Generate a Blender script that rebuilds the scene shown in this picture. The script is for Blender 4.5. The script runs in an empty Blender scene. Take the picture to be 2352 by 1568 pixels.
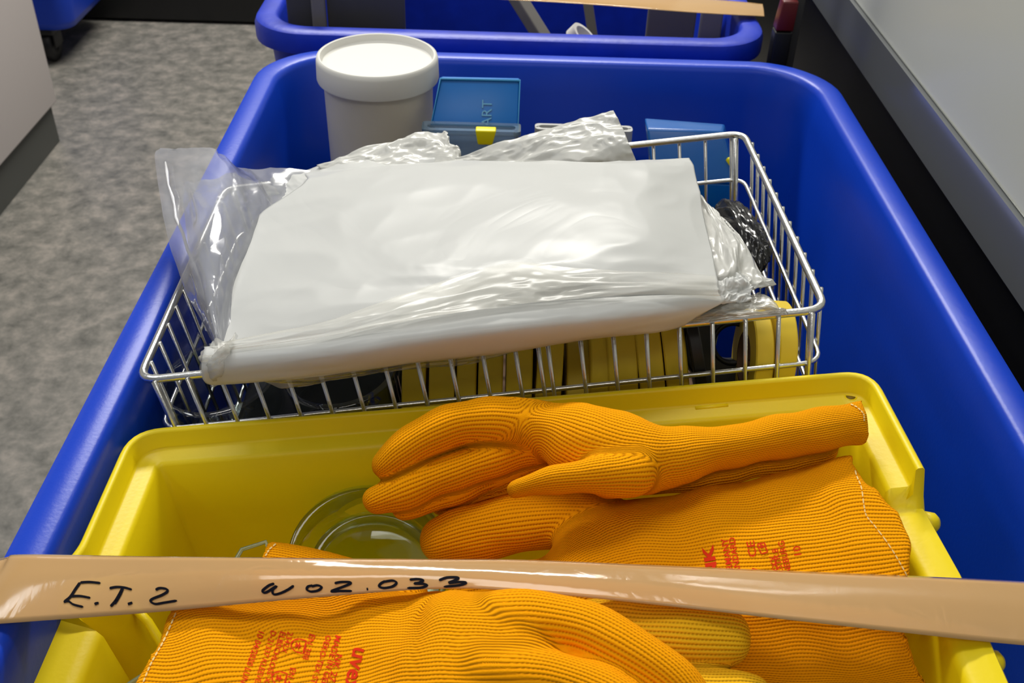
import bpy, bmesh, math, random
import numpy as np
from mathutils import Vector, Matrix
from mathutils.bvhtree import BVHTree
random.seed(4)
# ------------------------------------------------------------------ camera, light, exposure
FPX, CX, CY = 2400.0, 1176.0, 784.0
_vY = Vector((17/FPX, 1775/FPX, -1.0))
_s = -0.026
_vX = Vector((1.0, _s, _vY.x + _s*_vY.y)); _vX.normalize(); _vY.normalize()
_vZ = _vX.cross(_vY); _vZ.normalize(); _vX = _vY.cross(_vZ)
R = Matrix((_vX, _vY, _vZ))            # camera -> world rotation (rows are the world axes seen in camera space)
CAM = Vector((0.0, 0.0, 1.15))
scene = bpy.context.scene
col = scene.collection
cam = bpy.data.cameras.new('camera'); cam_o = bpy.data.objects.new('camera', cam); col.objects.link(cam_o)
cam.sensor_width = 36.0; cam.sensor_fit = 'HORIZONTAL'; cam.lens = 36.0*FPX/2352.0
cam.clip_start = 0.02; cam.clip_end = 60
cam_o.matrix_world = Matrix.Translation(CAM) @ R.to_4x4()
scene.camera = cam_o
cam.dof.use_dof = True; cam.dof.focus_distance = 0.56; cam.dof.aperture_fstop = 24.0
scene.view_settings.view_transform = 'Standard'; scene.view_settings.look = 'None'
scene.view_settings.exposure = 0.45; scene.view_settings.gamma = 1.0
scene.view_settings.use_curve_mapping = False
w = bpy.data.worlds.new('world'); scene.world = w; w.use_nodes = True
w.node_tree.nodes['Background'].inputs[0].default_value = (0.92, 0.96, 1.0, 1)
w.node_tree.nodes['Background'].inputs[1].default_value = 0.15
def area(name, loc, size, power, target=None, colr=(1, .97, .9)):
    l = bpy.data.lights.new(name, 'AREA'); l.shape = 'RECTANGLE'; l.size, l.size_y = size
    l.energy = power; l.color = colr
    o = bpy.data.objects.new(name, l); col.objects.link(o); o.location = loc
    t = Vector(target) if target else Vector((loc[0], loc[1], 0))
    d = t - Vector(loc)
    o.rotation_euler = d.to_track_quat('-Z', 'Y').to_euler()
    return o
area('ceiling_lamp_far', (-0.25, 2.65, 2.65), (1.4, 0.36), 74)
area('added_fill_middle', (-0.35, 0.75, 2.65), (1.4, 0.32), 8)  # unseen fill light, added to give the films pale reflections
area('added_fill_left', (-1.75, 0.6, 2.65), (0.32, 1.4), 8, None, (.96, .98, 1))  # unseen side fill, added to brighten the right cabinet panel
area('added_fill_near', (-0.2, -1.0, 2.65), (1.4, 0.32), 5, None, (1, .94, .84))  # weak unseen fill added behind the camera

# ------------------------------------------------------------------ helpers
def ray(px, py):
    d = R @ Vector(((px-CX)/FPX, (CY-py)/FPX, -1.0))
    return d
def W(px, py, z):
    d = ray(px, py); t = (z-CAM.z)/d.z
    return CAM + d*t
def WY(px, py, y):
    d = ray(px, py); t = (y-CAM.y)/d.y
    return CAM + d*t
def WX(px, py, x):
    d = ray(px, py); t = (x-CAM.x)/d.x
    return CAM + d*t
def zcam(p): return -(R.transposed() @ (Vector(p)-CAM)).z
def pxm(p): return FPX/zcam(p)            # pixels per metre at p

def meta(o, label=None, cat=None, group=None, kind=None):
    if label: o['label'] = label
    if cat: o['category'] = cat
    if group: o['group'] = group
    if kind: o['kind'] = kind
    return o
def obj(name, me, mat=None, parent=None, smooth=True):
    if isinstance(me, bmesh.types.BMesh):
        bm = me; me = bpy.data.meshes.new(name); bm.to_mesh(me); bm.free()
    o = bpy.data.objects.new(name, me); col.objects.link(o)
    if mat: me.materials.append(mat)
    if smooth:
        for p in me.polygons: p.use_smooth = True
    if parent: o.parent = parent; o.matrix_parent_inverse = parent.matrix_world.inverted()
    return o
def empty(name, loc, label, cat, group=None):
    o = bpy.data.objects.new(name, None); col.objects.link(o); o.location = loc
    o.empty_display_size = .02
    bpy.context.view_layer.update()
    return meta(o, label, cat, group)
def sharp(o, deg=35):
    o.data.set_sharp_from_angle(angle=math.radians(deg)); return o
def from_pydata(vs, fs):
    me = bpy.data.meshes.new('m'); me.from_pydata([tuple(v) for v in vs], [], fs); me.update(); return me
def loft(loops, close_first=True, close_last=True, ring=True):
    n = len(loops[0]); vs = [v for l in loops for v in l]; fs = []
    for i in range(len(loops)-1):
        for j in range(n if ring else n-1):
            k = (j+1) % n
            fs.append((i*n+j, i*n+k, (i+1)*n+k, (i+1)*n+j))
    if close_first: fs.append(tuple(range(n))[::-1])
    if close_last: fs.append(tuple((len(loops)-1)*n+j for j in range(n)))
    me = from_pydata(vs, fs)
    bm = bmesh.new(); bm.from_mesh(me); bmesh.ops.recalc_face_normals(bm, faces=bm.faces); bm.to_mesh(me); bm.free()
    return me
def rrect(x0, x1, y0, y1, r, z, n=8):
    out = []
    for cx, cy, a0 in ((x1-r, y1-r, 0), (x0+r, y1-r, 90), (x0+r, y0+r, 180), (x1-r, y0+r, 270)):
        for i in range(n+1):
            a = math.radians(a0 + 90*i/n); out.append(Vector((cx+r*math.cos(a), cy+r*math.sin(a), z)))
    return out
def box_bm(sx, sy, sz, bev=0.0, seg=2, bm=None, M=None):
    b = bmesh.new(); bmesh.ops.create_cube(b, size=1.0)
    for v in b.verts: v.co = Vector((v.co.x*sx, v.co.y*sy, v.co.z*sz))
    if bev: bmesh.ops.bevel(b, geom=b.edges[:], offset=bev, segments=seg, affect='EDGES', profile=.6)
    if M is not None: b.transform(M)
    if bm is None: return b
    me = bpy.data.meshes.new('t'); b.to_mesh(me); b.free(); bm.from_mesh(me); bpy.data.meshes.remove(me); return bm
def hexa(c8, bev=0.0, seg=2):
    """box from 8 corners: bottom 4 then top 4 (same winding)"""
    b = bmesh.new(); v = [b.verts.new(c) for c in c8]
    for f in ((0,3,2,1),(4,5,6,7),(0,1,5,4),(1,2,6,5),(2,3,7,6),(3,0,4,7)): b.faces.new([v[i] for i in f])
    bmesh.ops.recalc_face_normals(b, faces=b.faces)
    if bev: bmesh.ops.bevel(b, geom=b.edges[:], offset=bev, segments=seg, affect='EDGES', profile=.6)
    return b
def tube(pts, r, n=8, closed=False, bm=None, caps=True):
    bm = bm or bmesh.new(); pts = [Vector(p) for p in pts]; N = len(pts); rings = []
    up = None
    for i, p in enumerate(pts):
        if closed: t = pts[(i+1) % N]-pts[i-1]
        else: t = pts[min(i+1, N-1)]-pts[max(i-1, 0)]
        t.normalize()
        if up is None:
            up = Vector((0, 0, 1)) if abs(t.z) < .9 else Vector((1, 0, 0))
        s = t.cross(up); s.normalize(); u = s.cross(t); u.normalize(); up = u
        rr = r[i] if isinstance(r, (list, tuple)) else r
        rings.append([bm.verts.new(p+(s*math.cos(a)+u*math.sin(a))*rr) for a in (2*math.pi*k/n for k in range(n))])
    for i in range(N if closed else N-1):
        a, b = rings[i], rings[(i+1) % N]
        for k in range(n): bm.faces.new((a[k], a[(k+1) % n], b[(k+1) % n], b[k]))
    if caps and not closed:
        bm.faces.new(rings[0][::-1]); bm.faces.new(rings[-1])
    bmesh.ops.recalc_face_normals(bm, faces=bm.faces)
    return bm
def lathe(prof, n=48, M=None, closed=False):
    bm = bmesh.new(); rings = []
    for r, z in prof:
        if r < 1e-6: rings.append([bm.verts.new((0, 0, z))])
        else: rings.append([bm.verts.new((r*math.cos(2*math.pi*k/n), r*math.sin(2*math.pi*k/n), z)) for k in range(n)])
    L = len(rings)
    for i in range(L if closed else L-1):
        a, b = rings[i], rings[(i+1) % L]
        for k in range(n):
            k2 = (k+1) % n
            if len(a) == 1 and len(b) == 1: continue
            if len(a) == 1: bm.faces.new((a[0], b[k2], b[k]))
            elif len(b) == 1: bm.faces.new((a[k], a[k2], b[0]))
            else: bm.faces.new((a[k], a[k2], b[k2], b[k]))
    bmesh.ops.recalc_face_normals(bm, faces=bm.faces)
    if M is not None: bm.transform(M)
    return bm
def cr(pts, n):
    """Catmull-Rom resample of a numpy (k,d) array to n points"""
    P = np.array(pts, float); k = len(P); P = np.vstack([2*P[0]-P[1], P, 2*P[-1]-P[-2]])
    t = np.linspace(0, k-1-1e-9, n); i = np.floor(t).astype(int); f = (t-i)[:, None]
    p0, p1, p2, p3 = P[i], P[i+1], P[i+2], P[i+3]
    return .5*((2*p1)+(-p0+p2)*f+(2*p0-5*p1+4*p2-p3)*f**2+(-p0+3*p1-3*p2+p3)*f**3)
def smoothnoise(n, m, cells, seed):
    rs = np.random.RandomState(seed); g = rs.randn(cells[0]+3, cells[1]+3)
    a = cr(g, n) ; return cr(a.T, m).T
def crinkle(n, m, seed, amp, cells=(7, 9), octaves=3):
    z = np.zeros((n, m))
    for o in range(octaves):
        q = smoothnoise(n, m, (cells[0]*2**o, cells[1]*2**o), seed+o)
        z += (1-np.abs(q))*amp/(1.9**o) if o else q*amp
    return z
def sheet(name, grid, mat, parent=None, n=70, m=100, amp=.0015, seed=1, thick=0.0, cells=(4, 6), octaves=3, solid_off=-1):
    """cloth-like sheet through a control net of (px,py,z) rows; pixel columns measured on the photo, z the real height"""
    G = np.array([[tuple(W(*c)) for c in row] for row in grid], float)
    A = np.stack([cr(G[i], m) for i in range(G.shape[0])]); B = np.stack([cr(A[:, j], n) for j in range(m)], 1)
    # normal for crinkles
    du = np.gradient(B, axis=1); dv = np.gradient(B, axis=0); N = np.cross(du, dv)
    N /= np.linalg.norm(N, axis=2, keepdims=True)+1e-12
    if N[..., 2].mean() < 0: N = -N
    B = B+N*crinkle(n, m, seed, amp, cells, octaves)[..., None]
    vs = B.reshape(-1, 3); fs = [(i*m+j, i*m+j+1, (i+1)*m+j+1, (i+1)*m+j) for i in range(n-1) for j in range(m-1)]
    if N[..., 2].mean() > 0 and np.cross(du, dv)[..., 2].mean() < 0: fs = [f[::-1] for f in fs]
    me = from_pydata(vs, fs)
    uv = me.uv_layers.new(name='uv')
    idx = np.zeros(len(me.loops), dtype=np.int32); me.loops.foreach_get('vertex_index', idx)
    uvs = np.stack([(idx % m)/(m-1), (idx//m)/(n-1)], 1).astype(np.float32); uv.data.foreach_set('uv', uvs.ravel())
    o = obj(name, me, mat, parent)
    if thick:
        s = o.modifiers.new('solid', 'SOLIDIFY'); s.thickness = thick; s.offset = solid_off
    return o

# ------------------------------------------------------------------ materials
def mat(name, colr, rough=.5, spec=.5, metal=0, bump=0, bscale=200, var=0, vscale=8, trans=0, ior=1.45, sss=0, coat=0, extra=None):
    m = bpy.data.materials.new(name); m.use_nodes = True; nt = m.node_tree; b = nt.nodes['Principled BSDF']
    b.inputs['Base Color'].default_value = (*colr, 1); b.inputs['Roughness'].default_value = rough
    b.inputs['Specular IOR Level'].default_value = spec; b.inputs['Metallic'].default_value = metal
    b.inputs['Transmission Weight'].default_value = trans; b.inputs['IOR'].default_value = ior
    b.inputs['Coat Weight'].default_value = coat
    tc = nt.nodes.new('ShaderNodeTexCoord')
    if bump:
        n = nt.nodes.new('ShaderNodeTexNoise'); n.inputs['Scale'].default_value = bscale; n.inputs['Detail'].default_value = 4
        nt.links.new(tc.outputs['Object'], n.inputs['Vector'])
        bp = nt.nodes.new('ShaderNodeBump'); bp.inputs['Strength'].default_value = bump; bp.inputs['Distance'].default_value = .002
        nt.links.new(n.outputs['Fac'], bp.inputs['Height']); nt.links.new(bp.outputs[0], b.inputs['Normal'])
    if var:
        n = nt.nodes.new('ShaderNodeTexNoise'); n.inputs['Scale'].default_value = vscale; n.inputs['Detail'].default_value = 5
        nt.links.new(tc.outputs['Object'], n.inputs['Vector'])
        mx = nt.nodes.new('ShaderNodeMixRGB'); mx.blend_type = 'MIX'
        mx.inputs[1].default_value = (*[c*(1-var) for c in colr], 1); mx.inputs[2].default_value = (*[min(1, c*(1+var)) for c in colr], 1)
        nt.links.new(n.outputs['Fac'], mx.inputs[0]); nt.links.new(mx.outputs[0], b.inputs['Base Color'])
    return m
M = {}
M['blue'] = mat('blue_plastic', (.0015, .046, .53), .36, .45, bump=.05, bscale=350, var=.10, vscale=14)
M['blue_worn'] = mat('worn_blue_plastic', (.002, .026, .44), .42, .45, bump=.15, bscale=120, var=.25, vscale=40)
M['yellow'] = mat('yellow_plastic', (.86, .67, .004), .38, .4, bump=.04, bscale=400)
M['white_lid'] = mat('white_plastic', (.74, .73, .69), .6, .15)
M['pot'] = mat('milky_plastic', (.62, .58, .51), .4, .4, var=.12, vscale=18)
M['chrome'] = mat('galvanised_wire', (.72, .72, .70), .28, .5, metal=1, bump=.1, bscale=500)
M['black'] = mat('black_plastic', (.008, .008, .009), .45)
M['black_panel'] = mat('black_panel', (.006, .006, .006), .35)
M['dark_grey'] = mat('dark_grey_metal', (.055, .053, .05), .5)
M['grey'] = mat('grey_metal', (.16, .15, .135), .5)
M['lightgrey'] = mat('light_grey_plastic', (.45, .45, .44), .45)
M['cab_white'] = mat('white_cabinet', (.54, .49, .47), .5)
M['plinth'] = mat('plinth_grey', (.07, .072, .065), .6)
M['red'] = mat('dark_red_plastic', (.10, .006, .008), .4)
M['ink_red'] = mat('red_print', (.72, .035, .008), .8, .1)
M['ink'] = mat('black_marker', (.003, .003, .008), .7, .1)
M['thread'] = mat('cream_thread', (.85, .62, .25), .9, .1)
M['rubber'] = mat('grey_rubber', (.07, .07, .065), .7)
M['tape_yellow'] = mat('yellow_roll_tape', (.74, .54, .035), .5, .35, var=.05, vscale=60)
M['card'] = mat('brown_core_card', (.13, .07, .035), .8)
M['blue_box'] = mat('azure_box_plastic', (.004, .16, .55), .3, .5, var=.12, vscale=25)
M['panel'] = mat('grey_laminate', (.62, .64, .57), .28, .5, var=.05, vscale=3)
M['profile'] = mat('polished_trim', (.20, .21, .22), .12, .8, metal=.35)
def floor_mat():
    m = mat('speckled_vinyl', (.3, .28, .25), .45); nt = m.node_tree; b = nt.nodes['Principled BSDF']; tc = nt.nodes['Texture Coordinate']
    cr_ = nt.nodes.new('ShaderNodeValToRGB')
    n = nt.nodes.new('ShaderNodeTexNoise'); n.inputs['Scale'].default_value = 22; n.inputs['Detail'].default_value = 8; n.inputs['Roughness'].default_value = .72
    n.inputs['Distortion'].default_value = .2
    nt.links.new(tc.outputs['Object'], n.inputs['Vector']); nt.links.new(n.outputs['Fac'], cr_.inputs[0])
    e = cr_.color_ramp.elements; e[0].position = .3; e[0].color = (.065, .065, .058, 1); e[1].position = .72; e[1].color = (.28, .25, .22, 1)
    x = e.new(.5); x.color = (.15, .143, .127, 1)
    nt.links.new(cr_.outputs[0], b.inputs['Base Color'])
    return m
M['floor'] = floor_mat()
def film_mat(name, colr, alpha, rough=.12, bump=.5, bscale=40, wave=0, translucent=.3, gloss=.25, dist=.004, var=.0):
    """thin polyethylene film: diffuse/translucent haze + gloss over see-through film"""
    m = bpy.data.materials.new(name); m.use_nodes = True; nt = m.node_tree; nt.nodes.clear()
    N = nt.nodes.new; L = nt.links.new
    out = N('ShaderNodeOutputMaterial'); tc = N('ShaderNodeTexCoord')
    n = N('ShaderNodeTexNoise'); n.inputs['Scale'].default_value = bscale; n.inputs['Detail'].default_value = 3; n.inputs['Distortion'].default_value = 1.2
    L(tc.outputs['Object'], n.inputs['Vector'])
    rg = N('ShaderNodeMath'); rg.operation = 'SUBTRACT'; rg.inputs[1].default_value = .5; L(n.outputs['Fac'], rg.inputs[0])
    ab = N('ShaderNodeMath'); ab.operation = 'ABSOLUTE'; L(rg.outputs[0], ab.inputs[0])
    bp = N('ShaderNodeBump'); bp.inputs['Strength'].default_value = bump; bp.inputs['Distance'].default_value = dist; L(ab.outputs[0], bp.inputs['Height'])
    di = N('ShaderNodeBsdfDiffuse'); di.inputs['Color'].default_value = (*colr, 1); L(bp.outputs[0], di.inputs['Normal'])
    tl = N('ShaderNodeBsdfTranslucent'); tl.inputs['Color'].default_value = (*colr, 1)
    m1 = N('ShaderNodeMixShader'); m1.inputs[0].default_value = translucent; L(di.outputs[0], m1.inputs[1]); L(tl.outputs[0], m1.inputs[2])
    tr = N('ShaderNodeBsdfTransparent')
    m2 = N('ShaderNodeMixShader'); L(tr.outputs[0], m2.inputs[1]); L(m1.outputs[0], m2.inputs[2])
    if var:
        n2 = N('ShaderNodeTexNoise'); n2.inputs['Scale'].default_value = 14; L(tc.outputs['Object'], n2.inputs['Vector'])
        ml = N('ShaderNodeMapRange'); ml.inputs['From Min'].default_value = .35; ml.inputs['From Max'].default_value = .65
        ml.inputs['To Min'].default_value = max(0, alpha-var); ml.inputs['To Max'].default_value = min(1, alpha+var)
        L(n2.outputs['Fac'], ml.inputs['Value']); L(ml.outputs[0], m2.inputs[0])
    else: m2.inputs[0].default_value = alpha
    gl = N('ShaderNodeBsdfGlossy'); gl.inputs['Roughness'].default_value = rough; L(bp.outputs[0], gl.inputs['Normal'])
    fr = N('ShaderNodeFresnel'); fr.inputs['IOR'].default_value = 1.5; L(bp.outputs[0], fr.inputs['Normal'])
    mu = N('ShaderNodeMath'); mu.operation = 'MULTIPLY'; mu.use_clamp = True; mu.inputs[1].default_value = gloss/.04*.25; L(fr.outputs[0], mu.inputs[0])
    m3 = N('ShaderNodeMixShader'); L(mu.outputs[0], m3.inputs[0]); L(m2.outputs[0], m3.inputs[1]); L(gl.outputs[0], m3.inputs[2])
    L(m3.outputs[0], out.inputs['Surface'])
    return m
M['bag'] = film_mat('milky_bag_film', (.77, .78, .765), .97, .28, .25, 9, translucent=.28, gloss=.085, dist=.006)
M['bag2'] = film_mat('crumpled_bag_film', (.76, .76, .72), .90, .26, .45, 22, translucent=.25, gloss=.13, dist=.004, var=.08)
M['clear'] = film_mat('clear_bag_film', (.70, .72, .80), .44, .12, .4, 18, translucent=.3, gloss=.16, dist=.003, var=.10)
M['film_flap'] = film_mat('thin_flap_film', (.78, .77, .70), .35, .26, .2, 14, translucent=.2, gloss=.10, dist=.003, var=.1)
M['tape'] = film_mat('buff_tape_film', (.86, .53, .23), .76, .09, .15, 45, translucent=.25, gloss=.17, dist=.0012)
M['glass_rod'] = film_mat('green_glass_rod', (.50, .68, .45), .45, .08, .02, 10, translucent=.4, gloss=.25)
def glass_mat(name, tint, lo=.03):
    m = bpy.data.materials.new(name); m.use_nodes = True; nt = m.node_tree; nt.nodes.clear(); N = nt.nodes.new; L = nt.links.new
    out = N('ShaderNodeOutputMaterial'); tr = N('ShaderNodeBsdfTransparent'); tr.inputs[0].default_value = (*tint, 1)
    gl = N('ShaderNodeBsdfGlossy'); gl.inputs['Roughness'].default_value = .04
    lw = N('ShaderNodeLayerWeight'); lw.inputs[0].default_value = .22
    mr = N('ShaderNodeMapRange'); mr.inputs['To Min'].default_value = lo; mr.inputs['To Max'].default_value = .65; L(lw.outputs['Fresnel'], mr.inputs['Value'])
    mx = N('ShaderNodeMixShader'); L(mr.outputs[0], mx.inputs[0]); L(tr.outputs[0], mx.inputs[1]); L(gl.outputs[0], mx.inputs[2])
    L(mx.outputs[0], out.inputs['Surface']); return m
M['glass'] = glass_mat('clear_glass', (.90, .94, .93), lo=.10)
M['glass_green'] = glass_mat('greenish_glass', (.90, .97, .92))
M['clearbox'] = film_mat('clear_box_plastic', (.35, .55, .75), .35, .15, .05, 10, translucent=.4, gloss=.35)
def knit_mat(name, base, dark, pitch=.00185):
    m = bpy.data.materials.new(name); m.use_nodes = True; nt = m.node_tree; b = nt.nodes['Principled BSDF']; N = nt.nodes.new; L = nt.links.new
    b.inputs['Roughness'].default_value = .9; b.inputs['Specular IOR Level'].default_value = .06
    def math_(op, a, c=None, d=None):
        n = N('ShaderNodeMath'); n.operation = op
        for i, x in enumerate((a, c, d)):
            if x is None: continue
            if isinstance(x, (int, float)): n.inputs[i].default_value = x
            else: L(x, n.inputs[i])
        return n.outputs[0]
    au = N('ShaderNodeAttribute'); au.attribute_name = 'knit_u'; av = N('ShaderNodeAttribute'); av.attribute_name = 'knit_v'
    tc = N('ShaderNodeTexCoord')
    nz = N('ShaderNodeTexNoise'); nz.inputs['Scale'].default_value = 90; nz.inputs['Detail'].default_value = 2; L(tc.outputs['Object'], nz.inputs['Vector'])
    wob = math_('MULTIPLY', math_('SUBTRACT', nz.outputs['Fac'], .5), 1.3)
    pu = math_('ADD', math_('MULTIPLY', au.outputs['Fac'], 2*math.pi/pitch), wob)
    pv = math_('MULTIPLY', av.outputs['Fac'], 2*math.pi/(pitch*.8))
    rib = math_('ADD', math_('MULTIPLY', math_('SINE', pu), .5), .5)          # 0 in the groove
    st = math_('ADD', math_('MULTIPLY', math_('SINE', math_('ADD', pv, math_('MULTIPLY', pu, .5))), .5), .5)
    groove = math_('POWER', math_('SUBTRACT', 1.0, rib), 3.0)
    hole = math_('MULTIPLY', groove, math_('ADD', math_('MULTIPLY', st, .75), .25))
    fz = N('ShaderNodeTexNoise'); fz.inputs['Scale'].default_value = 1500; fz.inputs['Detail'].default_value = 3; L(tc.outputs['Object'], fz.inputs['Vector'])
    h = math_('ADD', math_('SUBTRACT', math_('MULTIPLY', math_('POWER', rib, .6), .55), math_('MULTIPLY', hole, .55)), math_('MULTIPLY', fz.outputs['Fac'], .35))
    bp = N('ShaderNodeBump'); bp.inputs['Strength'].default_value = .8; bp.inputs['Distance'].default_value = .0008; L(h, bp.inputs['Height']); L(bp.outputs[0], b.inputs['Normal'])
    mx = N('ShaderNodeMixRGB'); mx.inputs[1].default_value = (*base, 1); mx.inputs[2].default_value = (*dark, 1); L(math_('MULTIPLY', hole, .55), mx.inputs[0])
    L(mx.outputs[0], b.inputs['Base Color'])
    return m
M['knit'] = knit_mat('orange_knit', (1.0, .39, .002), (.40, .07, .0))
M['knit_faded'] = knit_mat('faded_yellow_knit', (.90, .50, .015), (.34, .12, .0))
# ------------------------------------------------------------------ the room
FX0, FX1, FY0, FY1 = -2.6, 2.4, -1.6, 4.2
o = obj('floor', hexa([(FX0,FY0,-.05),(FX1,FY0,-.05),(FX1,FY1,-.05),(FX0,FY1,-.05),(FX0,FY0,0),(FX1,FY0,0),(FX1,FY1,0),(FX0,FY1,0)]), M['floor'], smooth=False); meta(o, kind='structure')
m_wall = mat('painted_wall', (.42, .41, .39), .8)
o = obj('wall_back', box_bm(FX1-FX0, .1, 2.9, M=Matrix.Translation(((FX0+FX1)/2, FY1+.05, 1.4))), m_wall, smooth=False); meta(o, kind='structure')
o = obj('wall_left', box_bm(.1, FY1-FY0, 2.9, M=Matrix.Translation((FX0-.05, (FY0+FY1)/2, 1.4))), m_wall, smooth=False); meta(o, kind='structure')
o = obj('wall_right', box_bm(.1, FY1-FY0, 2.9, M=Matrix.Translation((FX1+.05, (FY0+FY1)/2, 1.4))), m_wall, smooth=False); meta(o, kind='structure')
# left cabinet: far lower corner of the body seen at (131,231)
c = W(131, 231, .10)
def bx(x0, x1, y0, y1, z0, z1, bev=0.0): return hexa([(x0,y0,z0),(x1,y0,z0),(x1,y1,z0),(x0,y1,z0),(x0,y0,z1),(x1,y0,z1),(x1,y1,z1),(x0,y1,z1)], bev)
e = empty('base_cabinet', (c.x-.3, c.y-.6, 0), 'off-white cabinet with dark grey plinth standing on the floor at the left edge', 'cabinet')
obj('cabinet_body', bx(c.x-.62, c.x, c.y-1.2, c.y, .10, .86, .003), M['cab_white'], e)
obj('plinth', bx(c.x-.60, c.x-.012, c.y-1.18, c.y-.012, 0, .10), M['plinth'], e, False)
# black low cupboard far back, floating a little over its shadow gap
y0 = 3.15; zb = WY(380, 45, y0).z
e = empty('black_cupboard', (-.8, y0+.2, 0), 'black cupboard front across the far end of the floor', 'cupboard')
obj('cupboard_body', bx(-2.3, 1.2, y0, y0+.5, zb, .95, .002), M['black_panel'], e, False)
for x in (-2.2, -1.2, 0.1, 1.1): obj('foot', bx(x-.03, x+.03, y0+.20, y0+.26, 0, zb), M['black'], e, False)

# ------------------------------------------------------------------ wheeled bins
def bin_body(name, x0, x1, y0, y1, zr, depth, ro, lipdrop, mt, parent, flange=False, taper=.045, rimw=.0225):
    P = []
    zb = zr-depth
    P.append((taper+.012, zb)); P.append((taper, zb+.012)); 
    if flange:
        P += [(.020, zr-.085), (.004, zr-.083), (.004, zr-.079), (.018, zr-.077)]
    P += [(.014, zr-lipdrop-.001), (.0005, zr-lipdrop), (0, zr-lipdrop+.003), (0, zr-.007), (.002, zr-.002), (.006, zr)]
    P += [(rimw-.004, zr), (rimw-.001, zr-.0015), (rimw+.001, zr-.006), (rimw+.004, zr-.03), (rimw+.014, zr-.2), (taper+.010, zb+.03), (taper+.022, zb+.008), (taper+.035, zb+.005)]
    loops = [rrect(x0+o_, x1-o_, y0+o_, y1-o_, max(ro-o_*.75, .012), z, 10) for o_, z in P]
    o = obj(name, loft(loops), mt, parent)
    return sharp(o, 40)
zr = .77
pl = W(200, 1100, zr); 
XL = W(106, 1271, zr).x; XR = W(2258, 850, zr).x
XL2 = W(544, 384, zr).x; XR2 = W(1938, 316, zr).x
YB = W(1250, 122, zr).y
print('bin', XL, XL2, XR, XR2, YB)
xl = XL*.8+XL2*.2-.0225; xr = (XR+XR2)/2+.0225
def caster(parent, x, y, z_top, r=.05, m_body=None):
    bm = box_bm(.07, .07, .006, M=Matrix.Translation((x, y, z_top-.003)))
    for s in (-1, 1): box_bm(.004, .05, z_top-r*.8, M=Matrix.Translation((x+s*.021, y+.015, (z_top+r*.8)/2)), bm=bm)
    f = obj('caster', bm, M['chrome'], parent, False)
    obj('wheel', lathe([(.008, -.014), (r-.004, -.014), (r, -.010), (r, .010), (r-.004, .014), (.008, .014)], 32, Matrix.Translation((x, y+.02, r)) @ Matrix.Rotation(math.pi/2, 4, 'Y'), True), M['rubber'], f)
e = empty('storage_bin', (.02, .55, 0), 'blue plastic transport bin filling the picture, open and full of lab supplies', 'bin')
MB = bin_body("bin_body", xl, xr, .08, YB, zr, .62, .075, .03, M["blue"], e)
for x in (xl+.08, xr-.08):
    for y in (.24, YB-.12): caster(e, x, y, zr-.62)
# second bin behind
y0b = W(1150, 90, zr).y; zb2 = zr
xa = W(565, 60, zb2).x; xb = W(1772, 95, zb2).x
print('bin2', xa, xb, y0b)
e2 = empty('storage_bin', ((xa+xb)/2, y0b+.4, 0), 'blue ribbed bin standing directly behind the full one, holding grey metal parts', 'bin')
bin_body('bin_body', xa, xb, y0b, y0b+.62, zb2, .62, .06, .022, M['blue_worn'], e2, flange=True, taper=.04, rimw=.024)
for k in range(9):
    x = xa+.05+(xb-xa-.1)*k/8
    obj('rib', box_bm(.003, .016, .055, .001, M=Matrix.Translation((x, y0b+.0135, zb2-.050))), M['blue_worn'], e2)
for x in (xa+.08, xb-.08):
    for y in (y0b+.1, y0b+.52): caster(e2, x, y, zb2-.62)
# things inside the second bin: all stand on its floor (z = zf)
zf = zb2-.62+.007
def plate(name, x0p, x1p, yy, ztop, th, mt, label, cat, group=None, tilt=0):
    xl_ = WY(x0p, 40, yy).x; xr_ = WY(x1p, 40, yy).x
    o = obj(name, bx(xl_, xr_, yy, yy+th, .6015, ztop, .002), mt, None, False)
    return meta(o, label, cat, group)
plate('metal_sheet', 660, 735, y0b+.052, .806, .008, M['dark_grey'], 'narrow dark grey panel at the left end inside the rear bin', 'panel')
plate('metal_sheet', 752, 930, y0b+.056, .806, .008, M['dark_grey'], 'wide dark grey panel inside the rear bin, behind the white pot lid', 'panel')
plate('metal_post', 716, 748, y0b+.040, .806, .008, M['grey'], 'grey upright bar between the two dark panels in the rear bin', 'bar')
plate('metal_sheet', 1488, 1600, y0b+.135, .765, .008, M['grey'], 'grey panel inside the rear bin near its right end', 'panel')
plate('metal_sheet', 1610, 1662, y0b+.130, .764, .006, mat('pale_panel', (.27, .26, .23), .5), 'paler narrow panel in the right corner of the rear bin', 'panel')
def bar3(name, p, q, wd, th, mt, label, cat):
    p = Vector(p); q = Vector(q); t = q-p; L = t.length
    M4 = Matrix.Translation((p+q)/2) @ t.to_track_quat('Z', 'Y').to_matrix().to_4x4()
    o = obj(name, box_bm(wd, th, L, .002, M=M4), mt, None, False); return meta(o, label, cat)
yy = y0b+.20
o = obj('grey_carton', bx(xa+.05, xb-.05, y0b+.038, y0b+.42, zf, .60, .003), M['dark_grey'], None, False); meta(o, 'large dark grey box filling the lower part of the rear bin', 'box')
a = WY(1195, 5, yy); b_ = WY(1245, 85, yy-.02); d = (b_-a).normalized()
bar3('metal_bar', a-d*.06, a+d*.10, .018, .014, M['grey'], 'grey bar leaning diagonally inside the rear bin', 'bar')
a = WY(1350, 5, yy+.05); b_ = WY(1362, 85, yy+.05); d = (b_-a).normalized()
bar3('metal_bar', a-d*.01, a+d*.10, .018, .012, mat('warm_grey_bar', (.2, .185, .15), .5), 'nearly upright grey bar behind the white ring in the rear bin', 'bar')
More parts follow.
